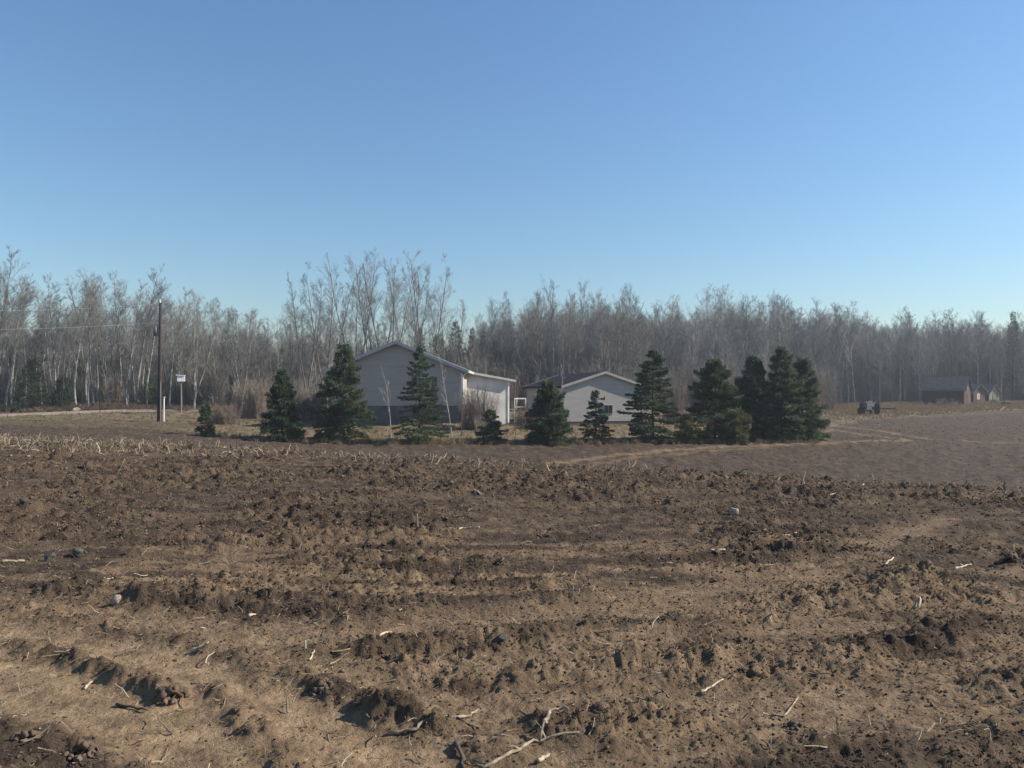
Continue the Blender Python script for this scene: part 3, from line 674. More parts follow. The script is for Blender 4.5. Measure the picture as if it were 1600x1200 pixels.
MB().tube([(.85, .1, .5), (1.05, 0, .9), (1.0, -.05, 1.0)], .03, 6).build('lever', CREAM, hr)
V, F = lathe([(-.06, .2), (-.05, .28), (.05, .28), (.06, .2)], 16); o = obj('wheel', mesh_from('wheel', V, F), TYRE, hr); o.location = (-1.0, 0, .28)

# ------------------------------------------------------------------ bare trees
def segs_mesh(name, segs, sides=3):
    a = np.array([s[0] for s in segs]); b = np.array([s[1] for s in segs]); r0 = np.array([s[2] for s in segs]); r1 = np.array([s[3] for s in segs])
    t = b - a; t /= np.linalg.norm(t, axis=1)[:, None] + 1e-9
    ref = np.where(np.abs(t[:, :1]) < 0.8, [[1.0, 0, 0]], [[0, 1.0, 0]])
    u = np.cross(t, ref); u /= np.linalg.norm(u, axis=1)[:, None]; v = np.cross(t, u); V = []
    for c, r in ((a, r0), (b, r1)):
        for k in range(sides):
            an = 2 * math.pi * k / sides; V.append(c + (u * math.cos(an) + v * math.sin(an)) * r[:, None])
    V = np.stack(V, 1); n = len(a); base = np.arange(n)[:, None] * (2 * sides)
    F = np.concatenate([base + np.array([[k, (k + 1) % sides, sides + (k + 1) % sides, sides + k]]) for k in range(sides)], 0)
    return mesh_from(name, V.reshape(-1, 3), F, True)

def bare_tree(seed, h=15.0, r=0.13, clear=0.35, nb=34, blen=0.20, ang=42, up=0.25, wind=(0, 0), fork=0, twig=1.0, tilt=0.03, bow=0.5, sub=(5, 6), tr=0.009):
    g = random.Random(seed); tsegs = []; csegs = []
    def rv(s): return Vector((g.gauss(0, s), g.gauss(0, s), g.gauss(0, s)))
    W = Vector((wind[0], wind[1], 0))
    def chain(p, d, L, rad, n, wander, up_, out, rend=0.35):
        pts = [(p.copy(), rad)]
        for k in range(n):
            d = (d + rv(wander) + Vector((0, 0, up_)) + W * 0.5).normalized(); q = p + d * (L / n); r2 = rad * (1 - (1 - rend) * (k + 1) / n); r1 = rad * (1 - (1 - rend) * k / n)
            out.append((tuple(p), tuple(q), r1, r2)); p = q; pts.append((p.copy(), r2))
        return pts, d
    def at(pts, t):
        f = t * (len(pts) - 1); i = min(int(f), len(pts) - 2); return pts[i][0].lerp(pts[i + 1][0], f - i), pts[i][1], (pts[i + 1][0] - pts[i][0]).normalized()
    def side(d, a):
        ax = d.orthogonal().normalized(); ax.rotate(Matrix.Rotation(g.uniform(0, 6.283), 3, d)); q = d.copy(); q.rotate(Matrix.Rotation(a, 3, ax)); return q
    def twigs(pts, n, L):
        for k in range(n):
            p, rr, d = at(pts, g.uniform(0.2, 1.0)); q = side(d, R(g.uniform(20, 55)))
            tp, _ = chain(p, q, L * g.uniform(.5, 1.2), tr * twig, 2, 0.10, up * .25, csegs, 0.45)
            for j in range(2):
                p2, _, d2 = at(tp, g.uniform(.3, .9)); q2 = side(d2, R(g.uniform(25, 55))); chain(p2, q2, L * g.uniform(.25, .6), tr * .7 * twig, 1, 0.06, up * .2, csegs, 0.5)
    def dress(stem, hh, clr, n):
        for k in range(n):
            t = clr + (0.985 - clr) * (k + g.random()) / n; p, rr, d = at(stem, t)
            prof = (1 - ((t - clr) / (1 - clr))) * 0.75 + 0.32
            if t < clr + 0.12: prof *= 0.7
            L = hh * blen * prof * g.uniform(.6, 1.25); q = side(d, R(ang * g.uniform(.7, 1.25)))
            bp, _ = chain(p, q, L, max(rr * 0.5, 0.014), 4, 0.09, up * .7, csegs, 0.3)
            twigs(bp, int(sub[0] * (0.5 + L / (hh * blen))), L * .42)
            for j in range(g.randint(2, 4)):
                p2, r2, d2 = at(bp, g.uniform(.25, .9)); q2 = side(d2, R(g.uniform(25, 50))); L2 = L * g.uniform(.3, .55)
                b2, _ = chain(p2, q2, L2, max(r2 * .6, .011), 3, 0.10, up * .5, csegs, 0.35); twigs(b2, sub[1], L2 * .5)
    d0 = Vector((g.gauss(0, tilt), g.gauss(0, tilt), 1)).normalized()
    if fork:
        st, d1 = chain(Vector((0, 0, -0.3)), d0, h * 0.16, r * 1.25, 3, .03, .0, tsegs, 0.85)
        for k in range(fork):
            a = k * 6.283 / fork + g.uniform(-.5, .5); q = (Vector((math.cos(a), math.sin(a), 0)) * g.uniform(.16, .42) + Vector((0, 0, 1))).normalized()
            hh = h * g.uniform(.72, .86); s2, _ = chain(st[-1][0] - Vector((0, 0, g.uniform(0, .5))), q, hh, r * g.uniform(.55, .8), 10, .022, .04, tsegs, 0.12)
            dress(s2, hh, 0.28, nb)
    else:
        st, _ = chain(Vector((0, 0, -0.3)), d0, h, r, 16, 0.035 * bow, .02, tsegs, 0.10); dress(st, h, clear, nb)
    return segs_mesh('trunk', tsegs, 6), segs_mesh('crown', csegs, 3)

BARK = material('aspen_bark', (0.31, 0.30, 0.282), 0.85, scale=1.0, col2=(0.11, 0.105, 0.10), obj_var=0.25, stretch=(1, 1, 2.5))
BARKD = material('dark_bark', (0.15, 0.13, 0.115), 0.9, scale=2.5, col2=(0.08, 0.07, 0.063), obj_var=0.2)
BIRCH = material('birch_bark', (0.45, 0.42, 0.385), 0.75, scale=5, col2=(0.22, 0.20, 0.18), stretch=(1, 1, 3))
TWIG = material('grey_twigs', (0.225, 0.22, 0.206), 0.85, scale=0.8, col2=(0.13, 0.128, 0.12), obj_var=0.4)
TWIGL = material('pale_twigs', (0.31, 0.30, 0.275), 0.85, scale=0.8, col2=(0.18, 0.175, 0.162), obj_var=0.2)
def variants(kind, n, **kw):
    out = []
    for k in range(n):
        t, c = bare_tree(hash_seed(kind) + k, **kw); out.append((t, c))
    return out
def hash_seed(s): return sum((i + 3) * ord(c) for i, c in enumerate(s))
def mats(pairs, bm, tm):
    for t, c in pairs: t.materials.append(bm); c.materials.append(tm)
    return pairs
ASPEN = mats(variants('aspen', 6, nb=26, blen=0.21, ang=38, clear=0.45, wind=(0.02, 0), twig=1.25, sub=(5, 5), bow=1.1), BARK, TWIGL)
WOOD = mats(variants('wood', 7, nb=26, blen=0.25, ang=36, clear=0.40, twig=1.1, sub=(5, 5), r=0.12), BARK, TWIG)
POPLAR = mats(variants('poplar', 5, fork=3, nb=20, blen=0.27, ang=34, up=0.16, r=0.15, twig=1.15, sub=(5, 5)), BARKD, TWIG)
SPREAD = mats(variants('spread', 3, fork=4, nb=10, blen=0.30, ang=40, up=0.16, r=0.13, twig=1.3, sub=(5, 6)), BARK, TWIGL)
BRUSHT = mats(variants('brusht', 3, h=15, fork=6, nb=10, blen=0.34, ang=36, up=0.1, r=0.10, twig=2.4, sub=(5, 6)), BARKD, TWIG)
NOM = 15.0
TREE_COUNT = [0]
def tree(name, px, d, h, pair, label, group=None, cat='tree', rz=None, lean=(0, 0), wide=1.0):
    x = PX(px, d); z = G(x, d)
    t = empty(name, (x, d, z - 0.05), random.uniform(0, 6.28) if rz is None else rz)
    s = h / NOM; t.scale = (s * wide, s * wide, s)
    if lean != (0, 0): t.rotation_euler = (lean[0], lean[1], t.rotation_euler[2])
    obj('trunk', pair[0], None, t); obj('crown', pair[1], None, t)
    tag(t, label, cat, group); TREE_COUNT[0] += 1; return t
SKY_X = [-100, 0, 12, 25, 60, 95, 150, 210, 260, 290, 330, 380, 430, 450, 520, 560, 650, 672, 700, 730, 750, 800, 850, 940, 1000, 1050, 1130, 1180, 1280, 1350, 1400, 1500, 1600, 1700]
SKY_Y = [420, 395, 400, 458, 452, 425, 407, 412, 440, 448, 455, 468, 475, 470, 475, 480, 490, 490, 490, 498, 484, 466, 445, 440, 470, 466, 456, 472, 464, 478, 490, 482, 492, 490]
def height_for(px, d, f=1.0):
    y = np.interp(px, SKY_X, SKY_Y); return (PZ(y, d) - G(PX(px, d), d)) * f

# left grove
for k in range(64):
    row = k % 4; px = -30 + (k // 4) * 20.5 + random.uniform(-10, 10); d = 68.5 + row * 3.5 + random.uniform(-1.2, 1.2)
    tree('aspen_tree', px, d, height_for(px, d, random.uniform(.66, .98)), random.choice(ASPEN), 'bare pale trunked aspen in the grove around the utility pole', 'aspens in the left grove', rz=random.uniform(-.5, .5))
tree('aspen_tree', -8, 66.5, height_for(0, 66.5, 1.03), ASPEN[2], 'tall aspen cut off by the left edge of the picture', rz=.2)
tree('aspen_tree', 8, 67, 11.5, ASPEN[4], 'pale aspen leaning right near the left edge', rz=.1, lean=(0, .18))
# trees between the pole and the house
for k in range(26):
    px = 290 + (k // 2) * 18.5 + random.uniform(-9, 9); d = 74 + (k % 2) * 6 + random.uniform(-2, 2)
    tree('bare_tree', px, d, height_for(px, d, random.uniform(.72, .98)), random.choice(WOOD + SPREAD[:1]), 'bare grey tree in the wood between utility pole and house', 'trees left of the house')
tree('bare_tree', 303, 66, 10.6, SPREAD[0], 'pale crooked tree leaning right behind the bird house', rz=.6, lean=(0, .12))
tree('bare_tree', 378, 67, 9.6, SPREAD[1], 'spreading many stemmed bare tree with thick dark trunk left of house')
tree('poplar_tree', 480, 66, PZ(422, 66) + .4, POPLAR[0], 'tall bare poplar with slanting stems left of the house', wide=.85)
tree('poplar_tree', 512, 69, PZ(412, 69) + .4, POPLAR[1], 'tall bare poplar rising just left of the house gable', wide=.75)
# tall poplars above the house roof
for px, y, v, lab in ((556, 398, 2, 'leftmost of the tall bare poplars rising above the house roof'), (585, 404, 3, 'second tall bare poplar from the left above the house roof'),
                      (612, 398, 4, 'middle tall bare poplar above the house roof peak'), (640, 402, 0, 'fourth tall bare poplar just right of the roof peak'), (664, 398, 1, 'rightmost of the tall bare poplars above the house roof')):
    d = 80 + random.uniform(-3, 3); tree('poplar_tree', px, d, PZ(y, d) + .6, POPLAR[v], lab, 'tall poplars behind the house', wide=.85)
tree('poplar_tree', 700, 82, PZ(446, 82) + .6, POPLAR[3], 'lone spreading poplar behind the right roof slope of the house', wide=.75)
for k in range(16):
    px = 440 + k * 18.5 + random.uniform(-8, 8); d = 86 + random.uniform(-3, 8); tree('bare_tree', px, d, height_for(px, d, random.uniform(.72, .95)), random.choice(WOOD), 'low bare tree in the wood behind the house', 'trees behind the house')
# behind the garage
for k in range(46):
    row = k % 3; px = 752 + (k // 3) * 16.5 + random.uniform(-8, 8); d = 88 + row * 5 + random.uniform(-2, 2)
    tree('bare_tree', px, d, height_for(px, d, random.uniform(.76, 1.03)), random.choice(WOOD + POPLAR[:2]), 'bare grey tree in the wood behind the garage', 'trees behind the garage', wide=.9)
# right wood
for k in range(120):
    row = k % 5; px = 985 + (k // 5) * 28 + random.uniform(-14, 14); d = np.interp(px, [985, 1300, 1660], [100, 123, 128]) + row * 4 + random.uniform(-2, 2)
    tree('bare_tree', px, d, height_for(px, d, random.uniform(.74, 1.05)), random.choice(WOOD), 'bare grey tree in the dense wood on the right', 'trees of the right wood', wide=1.05)
# the rest of the wood, behind the rows above, reads as one mass
def build_wood_mass():
    P = []; S = []
    for px0, px1, d0, d1, n, f0, f1 in ((-160, 300, 80, 120, 170, .45, .70), (290, 760, 92, 140, 200, .45, .68), (740, 1010, 100, 150, 150, .62, .82), (980, 1760, 138, 210, 420, .68, .86)):
        for k in range(n):
            px = random.uniform(px0, px1); d = random.uniform(d0, d1); x = PX(px, d); P.append((x, d, G(x, d) - .1)); s = height_for(px, d, random.uniform(f0, f1)) / NOM; S.append((s * 1.1, s * 1.1, s))
    n = len(P); rot = np.zeros((n, 3)); rot[:, 2] = rng.uniform(0, 6.28, n)
    vs_ = []
    for k in range(4):
        t, c = WOOD[k]; 
        V1 = np.empty(len(t.vertices) * 3); t.vertices.foreach_get('co', V1); V2 = np.empty(len(c.vertices) * 3); c.vertices.foreach_get('co', V2)
        F1 = np.empty(len(t.polygons) * 4, int); t.polygons.foreach_get('vertices', F1); F2 = np.empty(len(c.polygons) * 4, int); c.polygons.foreach_get('vertices', F2)
        me = mesh_from('wood_shape', np.vstack([V1.reshape(-1, 3), V2.reshape(-1, 3)]), np.vstack([F1.reshape(-1, 4), F2.reshape(-1, 4) + len(t.vertices)]), True); me.materials.append(TWIG); vs_.append(me)
    scatter('bare_wood', P, rot, S, rng.integers(0, 4, n), vs_, 'depth of the bare wood behind the front trees')
build_wood_mass()
# undergrowth: brushy stems under and before the wood
def brush_mesh(name, seed, mat, stems=26, h=1.0):
    g = random.Random(seed); segs = []
    for k in range(stems):
        a = g.uniform(0, 6.283); r = .35 * g.random(); p = Vector((math.cos(a) * r, math.sin(a) * r, -.05)); d = Vector((math.cos(a) * .45 * g.random(), math.sin(a) * .45 * g.random(), 1)).normalized(); L = h * g.uniform(.6, 1.1)
        for q in range(4):
            d = (d + Vector((g.gauss(0, .14), g.gauss(0, .14), .04))).normalized(); e = p + d * L / 4; segs.append((tuple(p), tuple(e), .007 * (1 - q * .18), .007 * (1 - (q + 1) * .18)))
            for j in range(4):
                b = (d + Vector((g.gauss(0, .6), g.gauss(0, .6), g.gauss(.1, .3)))).normalized(); f0 = p.lerp(e, g.random()); f1 = f0 + b * L * g.uniform(.1, .26); segs.append((tuple(f0), tuple(f1), .0042, .002))
                c2 = (b + Vector((g.gauss(0, .5), g.gauss(0, .5), g.gauss(0, .4)))).normalized(); segs.append((tuple(f0.lerp(f1, .5)), tuple(f0.lerp(f1, .5) + c2 * L * .1), .003, .0015))
            p = e
    me = segs_mesh(name, segs, 3); me.materials.append(mat); return me
BR1 = material('brown_brush', (0.21, 0.198, 0.18), 0.9, scale=2, col2=(0.12, 0.113, 0.104))
BR2 = material('red_brush', (0.22, 0.16, 0.13), 0.9, scale=2, col2=(0.14, 0.10, 0.083))
BR3 = material('pale_brush', (0.32, 0.27, 0.21), 0.9, scale=2, col2=(0.22, 0.18, 0.14))
YOUNG = mats(variants('young', 3, nb=26, blen=0.26, ang=42, clear=0.10, twig=1.6, sub=(4, 5), r=0.10), BARKD, TWIG)
def young_meshes():
    out = []
    for t, c in YOUNG:
        V1 = np.empty(len(t.vertices) * 3); t.vertices.foreach_get('co', V1); V2 = np.empty(len(c.vertices) * 3); c.vertices.foreach_get('co', V2)
        F1 = np.empty(len(t.polygons) * 4, int); t.polygons.foreach_get('vertices', F1); F2 = np.empty(len(c.polygons) * 4, int); c.polygons.foreach_get('vertices', F2)
        me = mesh_from('young_shape', np.vstack([V1.reshape(-1, 3), V2.reshape(-1, 3)]) / NOM, np.vstack([F1.reshape(-1, 4), F2.reshape(-1, 4) + len(t.vertices)]), True); me.materials.append(TWIG); out.append(me)
    return out
brushes = [brush_mesh('brush_%d' % k, 40 + k, (BR1, BR1, BR2, BR3)[k % 4]) for k in range(8)]
def build_brush():
    P = []; S = []; I = []
    for px0, px1, d0, d1, n, h0, h1, ii in ((-80, 300, 74, 86, 200, 1.2, 3.5, [0, 1, 4, 5, 3]), (280, 560, 70, 88, 230, 1.5, 5, [0, 1, 3, 4, 5, 7]), (540, 1000, 84, 100, 330, 2, 6, [0, 1, 4, 5, 2]), (960, 1300, 98, 122, 330, 2, 6, [0, 1, 4, 5, 2]), (1270, 1700, 128, 145, 420, 1.2, 4.0, [0, 1, 4, 5]), (950, 1760, 135, 200, 900, 4, 9, [0, 1, 4, 5]), (-150, 980, 90, 150, 900, 4, 8, [0, 1, 4, 5])):
        for k in range(n):
            px = random.uniform(px0, px1); d = random.uniform(d0, d1); x = PX(px, d); P.append((x, d, G(x, d) - .1)); s = random.uniform(h0, h1); S.append((s * .8, s * .8, s)); I.append(random.choice(ii))
    for px0, px1, d0, d1, cnt, h0, h1 in ((-80, 300, 76, 90, 70, 4, 8), (290, 760, 78, 100, 130, 4, 8.5), (740, 1010, 88, 106, 120, 5, 10), (980, 1300, 104, 128, 150, 5, 11), (1270, 1700, 128, 146, 170, 5, 11)):
        for k in range(cnt):
            px = random.uniform(px0, px1); d = random.uniform(d0, d1); x = PX(px, d); P.append((x, d, G(x, d) - .1)); q = random.uniform(h0, h1); S.append((q * 1.1, q * 1.1, q)); I.append(8 + random.randrange(3))
    n = len(P); rot = np.zeros((n, 3)); rot[:, 2] = rng.uniform(0, 6.28, n)
    scatter('undergrowth', P, rot, S, I, brushes + young_meshes(), 'tangled leafless undergrowth at the foot of the wood')
build_brush()

# ------------------------------------------------------------------ spruces
NEEDLE = leaf_material('spruce_needles', (0.11, 0.145, 0.075), (0.045, 0.07, 0.045), 0.2, 0.32, 1.8)
NEEDLEY = leaf_material('olive_spruce_needles', (0.15, 0.145, 0.06), (0.07, 0.08, 0.036), 0.15, 0.2, 2.5)
TRUNKS = material('spruce_trunk', (0.10, 0.08, 0.065), 0.9, var=.4, scale=6)
def spruce_mesh(seed, h, rad, dens=1.0, taper=0.9, skirt=0.04, droop=0.25, gap=1.0, irregular=0.25):
    g = np.random.default_rng(seed); base = []; dirs = []; lens = []; wid = []; nrm = []
    z = h * skirt; sp = 0.15 * gap * max(0.6, h / 5.5)
    bsegs = []
    loosew = gap <= 1.05
    while z < h * 0.985:
        t = z / h; zb_ = z; L0 = rad * ((1 - t) ** taper) * min(1.0, 0.72 + t * 3.0) + 0.06
        for k in range(int(g.integers(5, 8))):
            z = min(h * .97, max(h * skirt * .6, zb_ + (g.uniform(-1.6, 1.6) * sp if loosew else g.normal() * sp * .4))); a = g.uniform(0, 6.283); L = L0 * (1 + g.normal() * irregular); L = L * ((1 - z / h) ** taper + .05) / ((1 - t) ** taper + .05); L = max(0.08, min(L, rad * 1.2)); el = (0.55 * t - 0.12) + g.normal() * 0.1
            n = max(4, int(L * 150 * dens)); s = np.sqrt(g.random(n)) ** 0.8
            o = np.array([math.cos(a), math.sin(a)]); per = np.array([-o[1], o[0]])
            zz = z + L * s * math.tan(el) - droop * L * s ** 2 + 0.16 * L * s ** 4
            lat = g.normal(size=n) * 0.20 * L * (1.15 - s) + g.normal(size=n) * .03
            p = np.stack([o[0] * L * s + per[0] * lat, o[1] * L * s + per[1] * lat, zz + g.normal(size=n) * (.07 if loosew else .03)], -1)
            q = o[None] * 0.8 + per[None] * (np.sign(lat) * g.uniform(.2, 1.1, n))[:, None]
            dd = np.column_stack([q, g.normal(-.22, .32, n)]); dd /= np.linalg.norm(dd, axis=1)[:, None]
            base.append(p); dirs.append(dd); lens.append(g.uniform(.08, .18, n) * (0.7 + 0.06 * h)); wid.append(g.uniform(.014, .030, n) * (0.7 + 0.06 * h))
            e = np.array([o[0] * L * .9, o[1] * L * .9, z + L * .9 * math.tan(el) - droop * L * .81 + .1 * L]); bsegs.append(((0, 0, z), tuple(e), 0.012 + .006 * L, 0.004))
        z = zb_ + sp * g.uniform(.7, 1.3) * (1.15 - 0.45 * t)
    n = 60; zt = h * (0.93 + 0.075 * g.random(n)); base.append(np.column_stack([g.normal(size=(n, 2)) * .015, zt - .05])); dd = np.column_stack([g.normal(size=(n, 2)) * .6, np.full(n, 1.0)]); dd /= np.linalg.norm(dd, axis=1)[:, None]; dirs.append(dd); lens.append(np.full(n, .12)); wid.append(np.full(n, .02))
    B = np.vstack(base); D = np.vstack(dirs); Ln = np.concatenate(lens)[:, None]; Wd = np.concatenate(wid)[:, None]
    rnd = g.normal(size=B.shape); S = np.cross(D, rnd); S /= np.linalg.norm(S, axis=1)[:, None] + 1e-9
    V = np.stack([B, B + D * Ln * .45 + S * Wd, B + D * Ln, B + D * Ln * .45 - S * Wd], 1).reshape(-1, 3); F = np.arange(len(V)).reshape(-1, 4)
    crown = mesh_from('crown', V, F)
    bsegs.append(((0, 0, -.2), (0, 0, h * .5), .02 + .014 * h, .012 + .007 * h)); bsegs.append(((0, 0, h * .5), (0, 0, h * .97), .012 + .007 * h, .008))
    return segs_mesh('trunk', bsegs, 6), crown
def spruce(px, top, d, wpx, label, seed, mat=None, group='yard spruces in a row before the buildings', zoff=0.0, **kw):
    x = PX(px, d); z = G(x, d) + zoff; h = PZ(top, d) - z; rad = wpx / 2 / FPX * d
    t, c = spruce_mesh(seed, h, rad, **kw); e = empty('spruce_tree', (x, d, z)); obj('trunk', t, TRUNKS, e); obj('crown', c, mat or NEEDLE, e); tag(e, label, 'spruce', group); return e
spruce(322, 632, 41.5, 26, 'smallest yard spruce, alone between the pole and the dark spruces', 1, taper=.7, irregular=.15)
spruce(441, 578, 41.5, 60, 'dense dark spruce standing left of the house by pale brush', 2, dens=1.3, taper=.75)
spruce(537, 538, 42.5, 88, 'big bushy spruce covering the left corner of the house', 3, dens=1.05, taper=.72)
spruce(655, 541, 41.5, 90, 'tall thin layered spruce before the house window', 4, dens=.75, taper=.95, gap=1.45, irregular=.3, skirt=.07)
spruce(766, 640, 41.8, 48, 'low squat spruce between the house and the garage', 5, dens=1.2, taper=.8, gap=1.3)
spruce(857, 596, 41.8, 72, 'broad cone shaped spruce before the left of the garage', 6, dens=1.3, taper=.62)
spruce(931, 610, 43.0, 52, 'small tiered spruce left of the garage window', 7, dens=.9, taper=.95, gap=1.6)
spruce(1020, 546, 43.5, 92, 'big layered spruce covering the right end of the garage', 8, dens=1.15, taper=.75, gap=1.3)
spruce(1074, 648, 43.0, 34, 'low olive spruce beside the big layered spruce', 9, NEEDLEY, taper=.55, irregular=.4)
spruce(1117, 562, 44.5, 92, 'widest bushy spruce at the left end of the spruce clump', 10, dens=1.35, taper=.62)
spruce(1148, 640, 43.4, 40, 'low yellowish spruce in front of the spruce clump', 11, NEEDLEY, taper=.5, irregular=.4)
spruce(1176, 556, 45.5, 78, 'second tall spruce of the clump, olive tinted', 12, NEEDLEY if False else None, dens=1.25, taper=.74)
spruce(1221, 541, 45.0, 78, 'tallest spruce of the clump with a pointed top', 13, dens=1.3, taper=.78)
spruce(1254, 560, 45.5, 70, 'rightmost spruce at the right end of the clump', 14, dens=1.25, taper=.74)
# dark conifers at and in the wood
for i, (px, top, d, w_, lab) in enumerate([(47, 563, 66, 52, 'dark spruce at the left wood edge behind the drive'), (98, 588, 68, 40, 'smaller dark spruce right of the leftmost wood edge spruce'), (235, 590, 70, 40, 'dark shaded spruce in the wood just left of the utility pole'), (60, 515, 82, 34, 'slender dark spruce tip high in the left grove'),
        (280, 520, 84, 30, 'slender dark spruce in the wood right of the utility pole'), (352, 512, 88, 34, 'dark spruce tip among bare trees above the small yard spruce'), (440, 545, 88, 70, 'dark broad spruce in the wood behind the dense yard spruce'), (655, 512, 92, 40, 'dark spruce behind the house roof slope'),
        (685, 520, 90, 60, 'wide dark spruce behind the right side of the house roof'), (712, 500, 94, 44, 'dark spruce right of the lone spreading poplar'), (738, 511, 96, 26, 'left one of two narrow spruce tips in the skyline gap'), (754, 514, 97, 24, 'right one of two narrow spruce tips in the skyline gap'),
        (775, 530, 95, 40, 'dark spruce in the wood left of the garage roof'), (25, 540, 78, 44, 'dark spruce deep in the wood above the left edge spruce'), (128, 548, 82, 40, 'dark spruce deep among the pale trunks left of the pole'), (180, 560, 84, 44, 'shaded spruce low among the pale trunks left of the pole'), (322, 555, 86, 40, 'shaded spruce in the wood above the bird house'), (405, 520, 92, 36, 'dark spruce tip above the pale grey tall shrub'), (500, 540, 90, 50, 'dark spruce between the slanting poplars'), (1583, 484, 133, 34, 'dark spruce top standing out at the far right of the wood')]):
    spruce(px, top, d, w_, lab, 60 + i, group='dark conifers in the wood', dens=.42, taper=.75)

# ------------------------------------------------------------------ saplings and shrubs in the yard
SAP = mats(variants('sapling', 4, h=15, r=0.13, nb=9, blen=0.24, ang=28, up=.3, clear=.3, twig=1.6, sub=(1, 1), bow=1.0), BIRCH, BIRCH)
SAPD = mats(variants('saplingd', 2, h=15, r=0.18, nb=9, blen=0.26, ang=30, up=.3, clear=.3, twig=2.0, sub=(1, 1)), BARKD, TWIG)
for px, top, d, pr, lab, wd in ((611, 572, 43, SAP[0], 'white birch sapling before the left of the house gable', 1.0), (706, 545, 43, SAP[1], 'taller white birch sapling before the right of the house gable', .8), (721, 585, 44, SAPD[0], 'dark thin sapling close to the right house corner', .8),
                                (793, 586, 43.5, SAP[2], 'straight pale sapling between house and garage', .45), (806, 600, 44.5, SAPD[1], 'dark sapling just left of the broad cone spruce', .7), (874, 556, 50, SAP[3], 'pale sapling rising behind the broad cone spruce', .8)):
    x = PX(px, d); tree('sapling', px, d, PZ(top, d) - G(x, d), pr, lab, 'saplings in the yard', wide=wd)
def shrub(px, top, d, wpx, mesh, label, n=5):
    x = PX(px, d); z = G(x, d); h = PZ(top, d) - z; t = empty('shrub', (x, d, z)); tag(t, label, 'shrub')
    for k in range(n):
        o = obj('stems', mesh[k % len(mesh)], None, t); s = h * random.uniform(.75, 1.05); o.scale = (wpx / FPX * d * .55, wpx / FPX * d * .5, s); o.location = ((k - (n - 1) / 2) / n * wpx / FPX * d * .8, random.uniform(-.4, .4), 0); o.rotation_euler = (0, 0, random.uniform(0, 6))
    return t
B = brushes
shrub(745, 608, 47, 60, [B[2], B[0], B[6]], 'brown leafless shrub against the right wall of the house', 9)
shrub(822, 628, 50, 36, [B[2], B[4]], 'brown leafless shrub left of the garage corner', 5)
shrub(345, 632, 52, 56, [B[2], B[6], B[3]], 'tan leafless shrub behind the smallest yard spruce', 7)
shrub(395, 590, 58, 56, [B[3], B[7]], 'pale grey tall shrub left of the dense dark spruce', 9)
shrub(475, 600, 56, 60, [B[0], B[3]], 'grey brown brush between two yard spruces left of house', 8)
shrub(1052, 600, 60, 40, [B[0], B[2]], 'brown brush behind the low olive spruce', 6)
shrub(1282, 640, 92, 26, [B[0], B[4]], 'dark brush right of the spruce clump by the field', 5)
shrub(1478, 622, 109, 40, [B[2], B[0]], 'low brown brush before the wall of the largest red shed', 3)
shrub(1552, 622, 116, 14, [B[0], B[1]], 'dark low bush beside the green shed', 8)
shrub(760, 650, 43, 40, [B[3], B[7]], 'low pale brush by the squat spruce', 4)

# ------------------------------------------------------------------ stones, clods, sticks lying in the field
STONE_P = material('pale_pink_stone', (0.48, 0.38, 0.33), 0.85, scale=2.5, col2=(0.27, 0.20, 0.17), bump=.3)
STONE_W = material('pale_tan_stone', (0.46, 0.39, 0.29), 0.85, scale=2.5, col2=(0.24, 0.19, 0.135), bump=.3)
STONE_G = material('dark_grey_stone', (0.105, 0.09, 0.078), 0.85, scale=6, col2=(0.06, 0.052, 0.046), bump=.3)
def lump(name, px, py, wpx, hpx, mat, label, cat, seed, rot=0.0, sub=ICO3):
    p = hit(px, py + hpx * .4); s = p[1] / FPX; me = lump_mesh(name, seed, sub, 10, .10, 1.0); me.materials.append(mat); me.polygons.foreach_set('use_smooth', [False] * len(me.polygons))
    o = obj(name, me, mat); zz = float(GZ(p[0], p[1])[0]); o.location = (p[0], p[1], zz + hpx * s * .30); o.scale = (wpx * s / 2, wpx * s * .42, hpx * s / 2 * 1.15); o.rotation_euler = (0, rot, random.uniform(-.4, .4)); tag(o, label, cat); return o
def sod(name, px, py, wpx, hpx, mat, label, cat, seed, rot=0.0):
    p = hit(px, py + hpx * .4); sc = p[1] / FPX; g = np.random.default_rng(900 + seed); V = []; F = []; q = 0
    w = wpx * sc; h = hpx * sc
    for k in range(34):
        a = g.uniform(0, 6.283); r = math.sqrt(g.random()); r3 = (0.22 - 0.10 * r) * min(w, h * 2.2) * g.uniform(.5, 1.0)
        me = lump_mesh('piece', 2000 + seed * 50 + k, ICO2, 9, .18, .8); v = np.empty(len(me.vertices) * 3); me.vertices.foreach_get('co', v); v = v.reshape(-1, 3) * r3; bpy.data.meshes.remove(me)
        an = g.uniform(0, 6.283); c, s_ = math.cos(an), math.sin(an); v = v @ np.array([[c, s_, 0], [-s_, c, 0], [0, 0, 1.0]])
        x0 = p[0] + math.cos(a) * r * w * .5; y0 = p[1] + math.sin(a) * r * w * .35
        v = v + np.array([x0, y0, float(GZ(x0, y0)[0]) + h * .55 * (1 - r) * g.uniform(.3, 1.0)]); V.append(v); F.append(ICO2[1] + q); q += len(v)
    o = obj(name, mesh_from(name, np.vstack(V) - np.array([p[0], p[1], p[2]]), np.vstack(F)), mat); o.location = p; tag(o, label, cat); return o
lump('stone', 1147, 803, 17, 15, STONE_P, 'pale pinkish stone on the ploughed soil right of centre', 'stone', 1)
lump('stone', 182, 942, 17, 20, STONE_W, 'pale wedge shaped stone on the lower left soil', 'stone', 2, .5)
lump('stone', 124, 867, 18, 16, STONE_G, 'right one of two dark round stones at the left', 'stone', 3)
lump('stone', 77, 874, 19, 18, STONE_G, 'left one of two dark round stones at the left', 'stone', 4)
